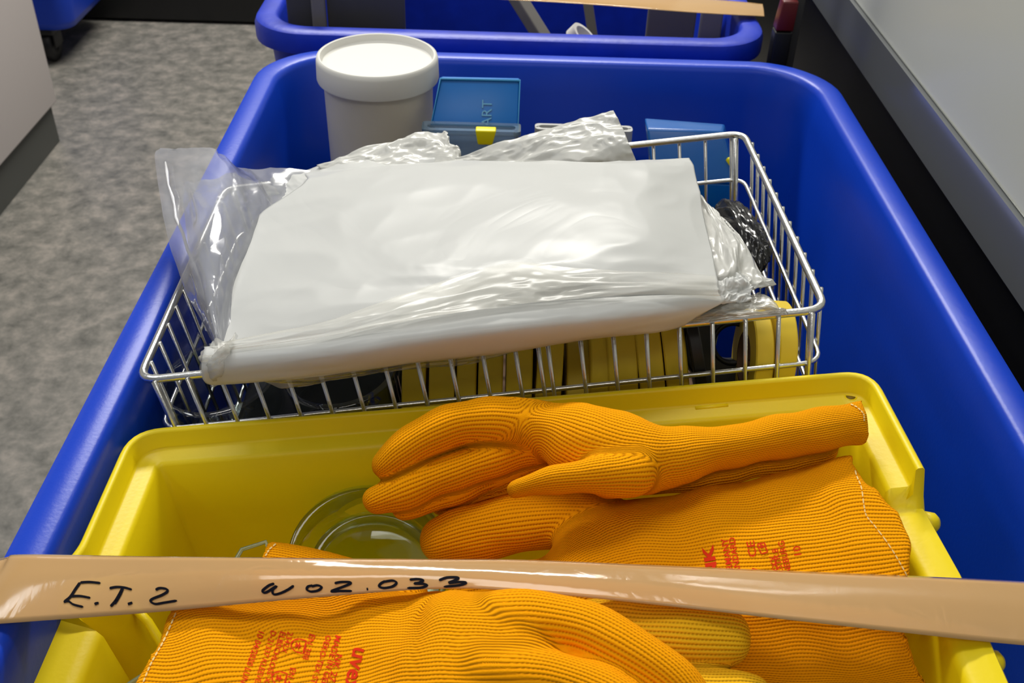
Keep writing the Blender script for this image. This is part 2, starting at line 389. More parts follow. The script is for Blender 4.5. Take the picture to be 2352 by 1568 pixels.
# white ring on edge, on a low grey block
c = WY(1338, 92, y0b+.12)
Mr = Matrix.Translation(c) @ Matrix.Rotation(math.radians(-38), 4, 'Y') @ Matrix.Rotation(math.radians(78), 4, 'Y') @ Matrix.Rotation(math.radians(8), 4, 'X')
o = obj('plastic_ring', lathe([(.0150, -.006), (.0195, -.006), (.0195, .006), (.0150, .006)], 40, Mr, True), M['white_lid']); sharp(o); meta(o, 'small white ring standing on edge inside the rear bin', 'ring')
o = obj('grey_carton', bx(c.x-.06, c.x+.07, y0b+.08, y0b+.16, .602, c.z-.020, .003), M['dark_grey']); meta(o, 'dark grey box under the white ring inside the rear bin', 'box')
# third bin, top left behind the cabinet
g = W(125, 140, 0)
e3 = empty('storage_bin', (g.x-.1, g.y+.2, 0), 'blue wheeled bin far off at the upper left, only a lower corner and caster showing', 'bin')
zc = WY(140, 58, g.y).z; xr3 = WY(172, 58, g.y).x
loops = [rrect(xr3-.42+k*-.02, xr3+k*.022, g.y-.04-k*.02, 3.125, .05, z) for k, z in ((0, zc), (0.2, zc+.02), (1, zc+.12), (1.0, zc+.14), (2.2, zc+.40))]
obj('bin_body', loft(loops), M['blue'], e3)
bm = box_bm(.05, .06, .02, .004, M=Matrix.Translation((g.x, g.y, zc-.01)))
for s in (-1, 1): box_bm(.004, .055, zc-.045, .001, M=Matrix.Translation((g.x+s*.02, g.y+.01, zc/2+.02)), bm=bm)
f = obj('caster', bm, M['black'], e3)
obj('wheel', lathe([(.006, -.013), (.040, -.013), (.045, -.008), (.045, .008), (.040, .013), (.006, .013)], 32, Matrix.Translation((g.x, g.y+.01, .045)) @ Matrix.Rotation(math.pi/2, 4, 'Y'), True), M['black'], f)

# ------------------------------------------------------------------ right: bench front (black body, polished trim, grey laminate door)
X1 = xr+.035
za = WX(1853, 0, X1).z; za2 = WX(2323, 635, X1).z; zt = WX(1938, 0, X1).z; zt2 = WX(2352, 486, X1).z
print('right', X1, za, za2, zt, zt2)
e = empty('laboratory_cabinet', (X1+.3, .8, 0), 'black and pale grey cabinet with shiny trim strip along the right edge', 'cabinet')
obj('cabinet_body', bx(X1+.004, X1+.6, -.5, 2.05, .0, (za+za2)/2, .002), M['black_panel'], e, False)
obj('trim_strip', bx(X1-.001, X1+.55, -.5, 2.05, (za+za2)/2+.0005, (zt+zt2)/2, 0), M['profile'], e, False)
obj('upper_panel', bx(X1+.003, X1+.5, -.5, 2.05, (zt+zt2)/2+.0005, 1.6, .002), M['panel'], e, False)
# grey post with red catch, behind the bins
yp = y0b+.02
a = WY(1790, 132, yp)
e = empty('cabinet_leg_post', (a.x, yp, 0), 'grey upright post with a dark red catch beside the rear bin', 'post')
p0 = WY(1758, 10, yp+.02); p1 = WY(1800, 130, yp+.02)
obj('post', bx(p1.x-.004, p1.x+.012, yp+.02, yp+.05, 0, 1.2, .002), M['dark_grey'], e, False)
q = WY(1808, 42, yp)
obj('catch', hexa([(q.x-.009, yp, q.z-.014), (q.x+.009, yp, q.z-.014), (q.x+.009, yp+.018, q.z-.014), (q.x-.009, yp+.018, q.z-.014), (q.x-.006, yp+.002, q.z+.016), (q.x+.010, yp+.002, q.z+.016), (q.x+.010, yp+.018, q.z+.016), (q.x-.006, yp+.018, q.z+.016)], .002), M['red'], e)
obj('catch_base', bx(q.x-.009, q.x+.009, yp+.001, yp+.018, q.z-.07, q.z-.015, .002), M['black'], e)

# ------------------------------------------------------------------ far end of the full bin: yellow tray, pot, boxes
ZF = zr-.62+.007        # inside floor of the bin
def tray(name, x0, x1, y0, y1, z0, z1, label):
    P = [(.020, z0), (.012, z0+.004), (.004, z1-.02), (0, z1-.018), (0, z1-.001), (.001, z1), (.006, z1), (.007, z1-.002), (.010, z1-.02), (.024, z0+.006), (.03, z0+.004)]
    o = obj(name, loft([rrect(x0+a_, x1-a_, y0+a_, y1-a_, .018, z, 5) for a_, z in P]), M['yellow']); sharp(o, 40)
    return meta(o, label, 'tray')
yb0 = .755
tx0 = WY(722, 372, yb0+.02).x; tx1 = WY(1712, 500, yb0+.02).x
tray('yellow_tray', tx0, tx1, yb0, YB-.045, ZF, .675, 'yellow plastic tray at the far end of the blue bin, mostly hidden behind the basket')
TF = ZF+.006
pc = W(866, 124, .818); pr = 140/pxm(pc)
print('pot', pc, pr)
e = empty('plastic_pot', (pc.x, pc.y, TF), 'large milky plastic pot with white screw lid at the left rear of the blue bin', 'pot')
zt_ = pc.z; hb = zt_-TF
obj('pot_body', lathe([(0, 0), (pr*.74, 0), (pr*.76, .003), (pr*.905, hb-.020), (pr*.905, hb-.008), (0, hb-.008)], 64, Matrix.Translation((pc.x, pc.y, TF))), M['pot'], e)
o = obj('lid', lathe([(0, -.0065), (pr*.86, -.0065), (pr*.90, -.0058), (pr*.93, -.0005), (pr*.955, 0), (pr*.985, -.001), (pr, -.004), (pr*1.01, -.019), (pr*1.00, -.0205), (pr*.96, -.021), (0, -.0075)], 96, Matrix.Translation((pc.x, pc.y, zt_))), M['white_lid'], e); sharp(o, 50)
def carton(x0, x1, y0, y1, z0, z1, label, mt='card'):
    o = obj('cardboard_box', bx(x0, x1, y0, y1, z0, z1, .002), M[mt], None, False); return meta(o, label, 'box')
carton(pc.x+.075, tx1-.035, yb0+.02, YB-.075, TF, .670, 'cardboard box inside the far yellow tray, under the blue boxes')
# box with raised blue lid and clear body
yf = .79
def wp(px, py, y): return WY(px, py, y)
a, b_ = wp(972, 292, yf), wp(1192, 306, yf)
e = empty('sorting_box', ((a.x+b_.x)/2, yf+.03, .672), 'small box with raised blue lid, clear body and yellow clasp, right of the white pot', 'box')
zt1 = (a.z+b_.z)/2
def openbox(x0, x1, y0, y1, z0, z1, th, mt, parent, name='box_body'):
    P = [(.002, z0), (0, z0+.003), (0, z1), (th, z1), (th, z0+.003), (th+.002, z0+.002)]
    o = obj(name, loft([rrect(x0+q, x1-q, y0+q, y1-q, .004, z, 3) for q, z in P]), mt, parent); return sharp(o, 40)
openbox(a.x, b_.x, yf, yf+.014, .672, zt1-.003, .0015, M['clearbox'], e)
P = [(-.0015, zt1-.004), (-.0015, zt1), (.003, zt1), (.003, zt1-.004)]
o = obj('box_rim', loft([rrect(a.x+q, b_.x-q, yf+q, yf+.014-q, .003, z, 3) for q, z in P+P[:1]], False, False), M['clearbox'], e); sharp(o)
l0, l1 = wp(990, 300, yf+.018), wp(1190, 300, yf+.018); u0, u1 = wp(1012, 180, yf+.040), wp(1194, 184, yf+.040)
th = Vector((0, .005, 0)); l0.z = l1.z = zt1-.004
o = obj('lid', hexa([l0, l1, l1+th, l0+th, u0, u1, u1+th, u0+th], .0015), M['blue_box'], e)
fr = [l0, l1, u1, u0]
o = obj('lid_rim', tube([p+Vector((0, -.001, 0)) for p in fr], .0012, 6, True), mat('pale_blue_edge', (.05, .3, .62), .3), e)
c0, c1 = wp(1092, 300, yf-.002), wp(1140, 303, yf-.002)
o = obj('clasp', hexa([(c0.x+.002, yf-.004, zt1-.011), (c1.x-.003, yf-.004, zt1-.011), (c1.x-.003, yf-.0005, zt1-.011), (c0.x+.002, yf-.0005, zt1-.011), (c0.x, yf-.005, zt1+.002), (c1.x, yf-.005, zt1+.002), (c1.x, yf+.004, zt1+.002), (c0.x, yf+.004, zt1+.002)], .0012), mat('bright_yellow', (.9, .78, .0), .4), e)
M['bright_yellow'] = bpy.data.materials['bright_yellow']
def text_mesh(s, size=1.0, bold=0.0, ext=0.0):
    cu = bpy.data.curves.new('t', 'FONT'); cu.body = s; cu.size = size; cu.offset = bold; cu.align_x = 'LEFT'; cu.extrude = ext; cu.resolution_u = 2
    o = bpy.data.objects.new('t', cu); col.objects.link(o); dg = bpy.context.evaluated_depsgraph_get()
    me = bpy.data.meshes.new_from_object(o.evaluated_get(dg)); bpy.data.objects.remove(o); bpy.data.curves.remove(cu); return me
M['emboss'] = mat('embossed_light', (.10, .36, .62), .3)
me = text_mesh('ART', .012, 0, .0003)
pt = wp(1128, 292, yf+.05); dirx = (u1-l1).normalized(); nn = (l1-l0).normalized().cross(dirx); nn = -nn if nn.y > 0 else nn
yv = nn.cross(dirx)
def on_plane(p, p0, nv):
    d = (Vector(p)-CAM); return CAM+d*((p0-CAM).dot(nv)/d.dot(nv))
org = on_plane(pt, l0, nn)+nn*.0006
me.transform(Matrix.Translation(org) @ Matrix((dirx, yv, nn)).transposed().to_4x4())
obj('embossed_mark', me, M['emboss'], e, False)
# upright blue box behind the basket corner
y2 = .765
a, b_ = wp(1486, 296, y2+.02), wp(1660, 300, y2+.02); lo = wp(1690, 492, y2); lo2 = wp(1500, 492, y2)
mid1, mid0 = wp(1694, 425, y2), wp(1500, 415, y2)
e = empty('sorting_box', ((a.x+b_.x)/2, y2+.03, lo.z), 'small blue box with yellow clasp behind the right rear corner of the basket', 'box')
D = Vector((0, .035, 0))
o = obj('box_body', hexa([lo2+Vector((.0, .004, 0)), lo+Vector((-.006, .004, 0)), lo+Vector((-.006, .034, 0)), lo2+Vector((0, .034, 0)), mid0, mid1, mid1+D, mid0+D], .002), M['blue_box'], e)
o = obj('lid', hexa([mid0+Vector((0, -.001, .0005)), mid1+Vector((0, -.001, .0005)), mid1+D, mid0+D, a, b_, b_+Vector((.006, .022, -.004)), a+Vector((0, .022, 0))], .002), mat('azure_lid', (.004, .11, .42), .25, .6), e)
q = wp(1677, 378, y2+.008)
o = obj('clasp', lathe([(0, -.0015), (.006, -.0015), (.0065, 0), (.006, .0015), (0, .0015)], 20, Matrix.Translation(q) @ Matrix.Rotation(math.radians(35), 4, 'Z') @ Matrix.Rotation(math.radians(-22), 4, 'Y') @ Matrix.Rotation(math.pi/2, 4, 'Y') @ Matrix.Diagonal((1.15, .6, 1, 1))), M['bright_yellow'], e)
carton(lo2.x-.005, lo.x+.0, y2+.005, y2+.03, .672, lo.z, 'small cardboard box under the upright blue box')
# light grey box edge behind the bags
a, b_ = wp(1229, 294, .83), wp(1454, 305, .83)
o = openbox(a.x, b_.x, .83, .842, .672, (a.z+b_.z)/2, .003, M['lightgrey'], None, 'grey_box'); meta(o, 'pale grey open box at the rear of the blue bin, mostly behind the crumpled bag', 'box')
# ------------------------------------------------------------------ tilted contents: everything in front lies rolled, right side up
def WP(px, py, a, b):
    """pixel -> plane z = a + b*x"""
    d = ray(px, py); t = (a+b*CAM.x-CAM.z)/(d.z-b*d.x); return CAM+d*t
YA, YBs = .780, .104
def yrim(x): return YA+YBs*x
# ---- front yellow bin
def fillet(pts, rad, n=7):
    out = []
    N = len(pts)
    for i in range(N):
        p, a, b = pts[i], pts[i-1], pts[(i+1) % N]
        r = rad[i]
        if r == 0: out.append(p.copy()); continue
        u = (a-p).normalized(); v = (b-p).normalized(); ang = u.angle(v); d = r/math.tan(ang/2)
        p0, p1 = p+u*d, p+v*d
        for k in range(n+1):
            t = k/n; out.append(p0*(1-t)**2+p*2*t*(1-t)+p1*t*t)
    return out
def yp(px, py, dz=0): return WP(px, py, YA+dz, YBs)
DR = .020
base = [(298, 985, 0), (2003, 846, 0), (2124, 1072, 0), (2200, 1318, DR), (2310, 1568, DR), (20, 1550, DR), (88, 1408, DR), (168, 1275, 0)]
nearL = yp(20, 1550, -DR); nearR = yp(2310, 1568, -DR)
P0 = [yp(px, py, -dz) for px, py, dz in base]
for p, (_, _, dz) in zip(P0, base): p.z += dz          # true outline in the rim plane
c1 = P0[4].copy(); c1.y = .13; c1.z = yrim(c1.x); c0 = P0[5].copy(); c0.x -= .0; c0.y = .13; c0.z = yrim(c0.x)
corner = [P0[0], P0[1], P0[2], P0[3], P0[4], c1, c0, P0[5], P0[6], P0[7]]
rads = [.020, .018, .03, .03, .03, .02, .02, .02, .03, .03]
cnt = None
def ring(off):
    global cnt
    n_ = len(corner); cc = sum(corner, Vector())/n_; ls = []
    for i in range(n_):
        p, q = corner[i], corner[(i+1) % n_]; t = (q-p); t.z = 0; t.normalize(); nr = Vector((-t.y, t.x, 0))
        if nr.dot(cc-p) < 0: nr = -nr
        ls.append((p+nr*off, t))
    out = []
    for i in range(n_):
        (p, t), (q, u) = ls[i-1], ls[i]; cr_ = t.x*u.y-t.y*u.x
        if abs(cr_) < 1e-3: v = q.copy()
        else: k = ((q.x-p.x)*u.y-(q.y-p.y)*u.x)/cr_; v = p+t*k
        v.z = yrim(v.x); out.append(v)
    pth = fillet(out, [max(r-off, .003) for r in rads])
    if cnt is None: cnt = [max(1, int((pth[(i+1) % len(pth)]-pth[i]).length/.004)) for i in range(len(pth))]
    return [pth[i].lerp(pth[(i+1) % len(pth)], j/cnt[i]) for i in range(len(pth)) for j in range(cnt[i])]
path = ring(0); N = len(path)
dropR = yp(2122, 1085).y; dropL = yp(120, 1340).y
ss = lambda t: 0 if t < 0 else 1 if t > 1 else t*t*(3-2*t)
YU = Vector((-YBs, 0, 1)).normalized()
prof_hi = [(.012, -.28), (.004, -.06), (0, -.030), (0, -.0012), (.0012, 0), (.0032, 0), (.0044, -.0012), (.0052, -.0105), (.0068, -.0120), (.0150, -.0122), (.0175, -.0145), (.0215, -.05), (.038, -.27), (.045, -.275)]
prof_lo = [(.012, -.28), (.004, -.06), (0, -.030), (0, -DR-.002), (.0012, -DR), (.0032, -DR+.0002), (.006, -DR+.0004), (.010, -DR), (.0135, -DR), (.0165, -DR-.0008), (.0185, -DR-.004), (.0225, -.055), (.038, -.27), (.045, -.275)]
prof_loL = [(o_ if i < 6 else [.010, .018, .025, .0300, .0330, .0365, .042, .048][i-6], z_) for i, (o_, z_) in enumerate(prof_lo)]
loops = []
for kp in range(len(prof_hi)):
    rH, rR, rL = ring(prof_hi[kp][0]), ring(prof_lo[kp][0]), ring(prof_loL[kp][0]); L_ = []
    for i in range(N):
        left = path[i].x < 0; dd = dropL if left else dropR
        k = 1 if path[i].y < .16 else ss((dd-path[i].y)/.006+.5)
        lo_r, lo_p = (rL, prof_loL) if left else (rR, prof_lo)
        L_.append(rH[i]*(1-k)+lo_r[i]*k+YU*(prof_hi[kp][1]*(1-k)+lo_p[kp][1]*k))
    loops.append(L_)
e = empty('picking_bin', (0, .3, .49), 'yellow open-fronted plastic bin in the foreground, full of orange gloves and glass', 'bin')
YB_o = obj('bin_body', loft(loops), M['yellow'], e); sharp(YB_o, 50)
# moulded details
def yrod(name, px0, py0, px1, py1, dz, r, flat=.6):
    a, b = yp(px0, py0, dz), yp(px1, py1, dz); return obj(name, tube([a, a.lerp(b, .5), b], r, 10), M['yellow'], e)
yrod('rib', 306, 1028, 317, 1054, -.0115, .0021)
yrod('rib', 1597, 938, 1672, 931, -.0122, .0012)
yrod('rib', 1990, 880, 2004, 905, -.010, .0028)
# corner uprights inside the right wall
def vrod(px, py, z0, z1, r, name='rib'):
    a = yp(px, py, z0); return obj(name, tube([a, a+YU*(z1-z0)], r, 10), M['yellow'], e)

a = yp(2044, 1000, -.012); obj('rib', tube([a, a-YU*.02, a-YU*.034+Vector((0, -.004, 0))], .0028, 10), M['yellow'], e)
obj('rib', tube([yp(300, 1385, -.036), yp(340, 1428, -.040), yp(385, 1500, -.054), yp(420, 1568, -.070)], .0024, 10), M['yellow'], e)
# holes in the ledge (flat discs, the shade inside painted as dark yellow)
def hole(px, py, dz, r):
    a = yp(px, py, dz); Mx = Matrix.Translation(a) @ Matrix.Rotation(-math.atan(YBs), 4, 'Y')
    obj('hole_rim', lathe([(r*.72, -.0004), (r*.80, .0004), (r*1.0, .0004), (r*1.1, -.0006)], 24, Mx), M['yellow'], e)
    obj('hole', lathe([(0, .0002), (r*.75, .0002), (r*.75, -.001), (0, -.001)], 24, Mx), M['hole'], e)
M['hole'] = mat('hole_shade_yellow', (.20, .13, .002), .6)
hole(1954, 911, -.0122, .0034); hole(2057, 1116, -DR, .0020)
# round knobs on the outside of the right wall
for px, py in ((2148, 1200), (2292, 1520)):
    a = yp(px-16, py, -.030); obj('side_knob', lathe([(0, .005), (.003, .005), (.005, .003), (.006, -.003), (0, -.003)], 20, Matrix.Translation(a) @ Matrix.Rotation(math.pi/2, 4, 'Y')), M['yellow'], e)
carton(P0[0].x+.06, P0[1].x-.05, .17, .38, ZF, .455, 'cardboard box at the bottom of the blue bin, under the yellow bin')

# ---- wire basket
BA, BB = .775+.124*.224, .124
def bp(px, py, dz=0): return WP(px, py, BA+dz, BB)
BU = Vector((-.16, .02, .987)).normalized()
FL, FR, BR = bp(318, 874), bp(1897, 710), bp(1708, 306); BL = FL+(BR-FR)+Vector((.004, 0, 0)); BL.z = BA+BB*BL.x
print('basket', FL, FR, BR, BL)
e = empty('wire_basket', ((FL.x+BR.x)/2, (FL.y+BR.y)/2, .66), 'rectangular galvanised wire basket tilted in the middle of the blue bin', 'basket')
RW, RT = .0024, .00125
rim = fillet([FL, FR, BR, BL], [.012]*4, 5)
obj('rim_wire', tube(rim, RW, 10, True), M['chrome'], e)
DEP = .125
def shrink(p, k, c=(FL+FR+BR+BL)/4): return p+(c-p)*k
for q, dpt in enumerate((.0365, .073, .11)):
    lp = [shrink(p, dpt*.08)-BU*dpt for p in (FL, FR, BR, BL)]
    obj('hoop_wire', tube(fillet(lp, [.012]*4, 5), .0015, 8, True), M['chrome'], e)
def vwire(p, r=RT, top=.0006):
    a = p+BU*top; b = shrink(p, DEP*.08)-BU*DEP
    o = obj('upright_wire', tube([a, b], r, 8), M['chrome'], e); return o
def side(a, b, n, offn, t0=.55):
    for i in range(n):
        t = (i+t0)/n
        if t < .99: vwire(a.lerp(b, t)+offn)
fo = Vector((0, -.0028, 0))
side(FL, FR, 21, fo); side(BL, BR, 20, -fo)
side(FR, BR, 12, Vector((.0028, 0, 0)), 1.1); side(FL, BL, 12, Vector((.0026, 0, 0)), .9)
vwire(FL.lerp(FR, .5835)+fo)
for p in (FL, FR, BR, BL): vwire(shrink(p, .035), .0022, -.001)
for i in range(15):
    t = (i+.5)/15; A_ = [shrink(p, DEP*.08)-BU*DEP for p in (FL.lerp(FR, t), BL.lerp(BR, t))]
    obj('floor_wire', tube(A_, .0012, 6), M['chrome'], e)
for i in range(3):
    t = (i+.5)/3; A_ = [shrink(p, DEP*.08)-BU*(DEP+.0024) for p in (FL.lerp(BL, t), FR.lerp(BR, t))]
    obj('floor_wire', tube(A_, .0012, 6), M['chrome'], e)
bb = min((shrink(p, DEP*.08)-BU*DEP).z for p in (FL, FR, BL, BR))-.0036
carton(FL.x+.06, FR.x-.03, .50, .72, ZF, bb, 'cardboard box at the bottom of the blue bin, under the wire basket')
# ---- yellow tape rolls in the basket: seen edge-on through the front wires
def brim(x): return BA+BB*x
rolls = [(946, 60, 0, .020), (1012, 64, 0, .020), (1070, 50, 0, .024), (1127, 62, 0, .022), (1194, 66, 0, .018), (1262, 64, 2, .016), (1336, 60, 0, .040), (1384, 46, -2, .018), (1440, 74, -5, .016), (1508, 62, -9, .014), (1566, 56, -10, .012)]
GR = 'yellow tape rolls standing in a row in the wire basket'
def roll(px, wpx, tiltdeg, dz, r, label, yextra=.016, mt='tape_yellow', name='tape_roll'):
    c = bp(px, 860); y = FL.y+.006+yextra+r
    f = WY(px, 850, FL.y+yextra+.006); wd = wpx/pxm(f)*.93; x = f.x
    c = Vector((x, y, brim(x)-dz-r)); Mx = Matrix.Translation(c) @ Matrix.Rotation(math.radians(tiltdeg), 4, 'Y') @ Matrix.Rotation(math.pi/2, 4, 'Y')
    ee = empty(name, (c.x, c.y, c.z-r), label, 'tape roll', GR if mt == 'tape_yellow' else None)
    h = wd/2
    o = obj('wound_tape', lathe([(r*.55, -h), (r-.0008, -h), (r, -h+.0008), (r, h-.0008), (r-.0008, h), (r*.55, h)], 64, Mx, True), M[mt], ee); sharp(o)
    o = obj('core', lathe([(r*.50, -h*.98), (r*.548, -h*.98), (r*.548, h*.98), (r*.50, h*.98)], 48, Mx, True), M['card'], ee); sharp(o)
    return ee
names = ['leftmost', 'second', 'third', 'fourth', 'fifth', 'sixth', 'seventh and lowest', 'eighth', 'ninth', 'tenth', 'eleventh']
for (px, wpx, tl, dz), nm in zip(rolls, names):
    roll(px, wpx, tl, dz, .041, 'yellow tape roll, %s from the left in the basket row' % nm)
r_ = roll(1758, 46, 2, .022, .030, 'bright yellow tape roll near the right end of the wire basket, left of its twin', .010)
r_ = roll(1809, 46, 2, .018, .031, 'bright yellow tape roll at the far right end of the wire basket', .010)
roll(1618, 30, -14, .006, .040, 'brown-sided black tape roll leaning right of the long yellow row', .012, 'black')
c = WY(1690, 830, FL.y+.05); ee = empty('tape_roll', (c.x, c.y, c.z-.03), 'black tape roll with open core facing the camera between yellow rolls', 'tape roll')
Mx = Matrix.Translation(Vector((c.x, c.y+.02, c.z))) @ Matrix.Rotation(math.radians(60), 4, 'X')
o = obj('wound_tape', lathe([(.014, -.009), (.030, -.009), (.031, -.008), (.031, .008), (.030, .009), (.014, .009)], 48, Mx, True), M['black'], ee); sharp(o)
o = obj('core', lathe([(.011, -.0085), (.0138, -.0085), (.0138, .0085), (.011, .0085)], 40, Mx, True), M['black'], ee)
# black box behind the glass jars, black pouch on the right
a0, a1 = WY(530, 900, FL.y+.03), WY(908, 860, FL.y+.03)
o = obj('black_case', bx(a0.x, a1.x-.001, FL.y+.010, FL.y+.19, BA-.128, BA-.078, .004), M['black']); meta(o, 'black case inside the wire basket behind the glass jars', 'case')
a0 = bp(1700, 540, -.026)
bm = bmesh.new(); bmesh.ops.create_icosphere(bm, subdivisions=5, radius=1)
for v in bm.verts:
    n_ = v.co.copy(); k = 1+.10*math.sin(9*n_.x+4*n_.y)*math.sin(7*n_.y+3)+.05*math.sin(23*n_.x-17*n_.z)
    v.co = Vector((n_.x*.014*k, n_.y*.040*k, n_.z*.014*k))
bm.transform(Matrix.Translation(a0) @ Matrix.Rotation(math.radians(8), 4, 'Z'))
M['black_film'] = mat('black_glossy_film', (.010, .010, .011), .18, .6, bump=.35, bscale=70)
o = obj('black_pouch', bm, M['black_film']); meta(o, 'crumpled shiny black pouch inside the basket by its right wires', 'pouch')
# ---- glass jars in the basket
def jar(c, r, h, tiltM, mt, parent=None, name='glass_jar', label='', wall=.0018, base=True):
    prof = [(0, 0), (r-.002, 0), (r-.0005, .0015), (r, .004), (r, h-.010), (r+.0010, h-.007), (r, h-.004), (r+.0016, h-.001), (r+.0008, h), (r-wall, h), (r-wall-.0004, h-.002), (r-wall, .004), (r-wall-.002, .0022), (0, .0022)]
    M4 = Matrix.Translation(c) @ tiltM.to_4x4() @ Matrix.Translation((0, 0, -h))
    o = obj(name, lathe(prof, 64, M4), mt); sharp(o, 60); return meta(o, label, 'jar')
T1 = Matrix.Rotation(math.radians(-7), 3, 'Y') @ Matrix.Rotation(math.radians(3), 3, 'X')
c = WY(502, 862, FL.y+.043)
jar(c, .0345, .055, T1, M['glass'], label='round clear glass jar in the left front corner of the wire basket')
c = WY(782, 846, FL.y+.045)
jar(c, .0335, .052, T1, M['glass'], label='clear glass jar in the wire basket next to the yellow tape rolls')
# ---- glassware in the yellow bin
c = yp(850, 1283, -.050)
o = jar(c, .042, .028, Matrix.Rotation(math.radians(8), 3, 'Y') @ Matrix.Rotation(math.radians(20), 3, 'X'), M['glass_green'], label='wide glass dish inside the yellow bin under the glove fingertips'); o['category'] = 'dish'; o.name = 'glass_dish'
o = jar(c+Vector((.003, -.002, -.007)), .034, .018, Matrix.Rotation(math.radians(8), 3, 'Y') @ Matrix.Rotation(math.radians(18), 3, 'X'), M['glass_green'], label='smaller glass dish nested inside the wide glass dish'); o['category'] = 'dish'; o.name = 'glass_dish'
c = yp(572, 1262, -.055)
o = obj('glass_tube', tube([c+Vector((-.022, -.06, -.018)), c+Vector((-.012, -.02, -.006)), c+Vector((-.004, .0, 0)), c+Vector((.008, .006, 0)), c+Vector((.013, -.002, -.004)), c+Vector((.012, -.02, -.012))], .0013, 10), M['glass_rod']); meta(o, 'thin bent glass tube against the inside of the yellow bin, left of the dishes', 'glass tube')
c = yp(296, 1572, -.040)
o = obj('glass_tube', tube([c+Vector((-.02, -.03, 0)), c, c+Vector((.03, .03, .0))], .0014, 10), M['glass_rod']); meta(o, 'glass tube end in the lower left of the yellow bin beside the glove cuff', 'glass tube')
# ------------------------------------------------------------------ plastic bags on the basket
def bz(px, py, dz):      # pixel at a height dz above the tilted basket rim
    p = bp(px, py, dz); return (px, py, p.z)
def G(rows): return [[bz(*c) for c in r] for r in rows]
# clear bag leaning over the left rim
sheet('clear_bag', G([
 [(372, 348, .040), (430, 342, .046), (492, 341, .048), (512, 352, .044), (550, 385, .030), (640, 386, .020), (720, 392, .016)],
 [(356, 362, .040), (420, 380, .048), (490, 390, .050), (535, 400, .044), (580, 425, .030), (625, 440, .018), (720, 430, .012)],
 [(366, 450, .034), (430, 450, .044), (500, 455, .048), (550, 470, .040), (600, 480, .026), (640, 490, .018), (700, 490, .012)],
 [(388, 560, .026), (440, 560, .040), (500, 560, .042), (550, 560, .034), (590, 560, .024), (620, 560, .018), (680, 560, .012)],
 [(420, 660, .018), (460, 665, .034), (500, 670, .034), (530, 670, .028), (560, 670, .020), (600, 670, .016), (660, 670, .012)],
 [(470, 760, .014), (490, 770, .026), (510, 778, .026), (530, 780, .022), (560, 780, .018), (600, 775, .014), (640, 770, .010)],
 [(492, 800, .010), (500, 805, .016), (515, 808, .018), (530, 808, .018), (560, 805, .014), (600, 800, .012), (640, 795, .010)]]),
 M['clear'], n=80, m=70, amp=.0011, seed=3, cells=(3, 5))
meta(bpy.data.objects['clear_bag'], 'see-through plastic bag sticking out over the left rim of the blue bin', 'bag')
ob = bpy.data.objects['clear_bag']
# inner folded milky layer seen through the clear bag
o = sheet('inner_layer', G([
 [(424, 414, .028), (440, 416, .032), (500, 402, .034), (560, 415, .028), (650, 440, .014)],
 [(428, 520, .026), (470, 530, .032), (520, 530, .030), (570, 540, .024), (620, 540, .012)],
 [(450, 640, .022), (480, 645, .028), (510, 645, .026), (550, 650, .020), (600, 650, .012)],
 [(482, 760, .014), (495, 765, .018), (510, 768, .018), (535, 770, .014), (580, 770, .010)]]), film_mat('haze_film', (.70, .72, .76), .55, .16, .6, 22, translucent=.3, gloss=.4, var=.1), ob, n=50, m=50, amp=.0012, seed=8)
ed_ = [(372, 372), (374, 395), (381, 425), (388, 455), (392, 470), (398, 500), (410, 535), (424, 575), (436, 600), (448, 640), (458, 672), (470, 705), (484, 745), (494, 775)]
obj('edge_highlight', tube([W(*bz(x+8+2*math.sin(i*2.3), y, .046-.028*i/13)) for i, (x, y) in enumerate(ed_)], [.0005+.0007*abs(math.sin(i*1.7)) for i in range(14)], 8), mat('highlight_film', (.75, .75, .78), .12, 1.0), ob)  # pale glossy tube added to draw the highlight along the bag's left edge
# bag lying under, left rear with pale corner
def bag(name, rows, mt, label, n=70, m=110, amp=.0012, seed=1, thick=.0012, cells=(3, 5), **k):
    o = sheet(name, G(rows), mt, None, n, m, amp, seed, thick, cells, **k); return meta(o, label, 'bag')
bag('plastic_bag', [
 [(622, 418, .016), (640, 396, .016), (735, 375, .020), (880, 366, .022), (1000, 360, .022)],
 [(640, 460, .014), (700, 440, .018), (800, 420, .022), (900, 410, .022), (1000, 410, .020)],
 [(652, 485, .012), (720, 480, .016), (820, 470, .018), (920, 460, .018), (1020, 460, .016)],
 [(660, 560, .010), (740, 560, .012), (840, 560, .014), (940, 560, .014), (1040, 560, .012)]], M['bag'],
 'milky plastic bag whose pale corner shows behind the left of the big folded bag', seed=11)
bag('plastic_bag', [
 [(728, 380, .020), (830, 345, .024), (940, 312, .026), (1012, 300, .028), (1024, 306, .028)],
 [(740, 392, .018), (840, 362, .024), (940, 335, .026), (1020, 326, .028), (1034, 328, .026)],
 [(770, 420, .014), (860, 400, .018), (960, 380, .020), (1035, 352, .024), (1050, 352, .022)],
 [(800, 470, .010), (880, 450, .012), (980, 440, .014), (1050, 420, .016), (1080, 420, .014)]], M['bag2'],
 'thin glossy bag fold rising in front of the milky pot', seed=21, amp=.0014)
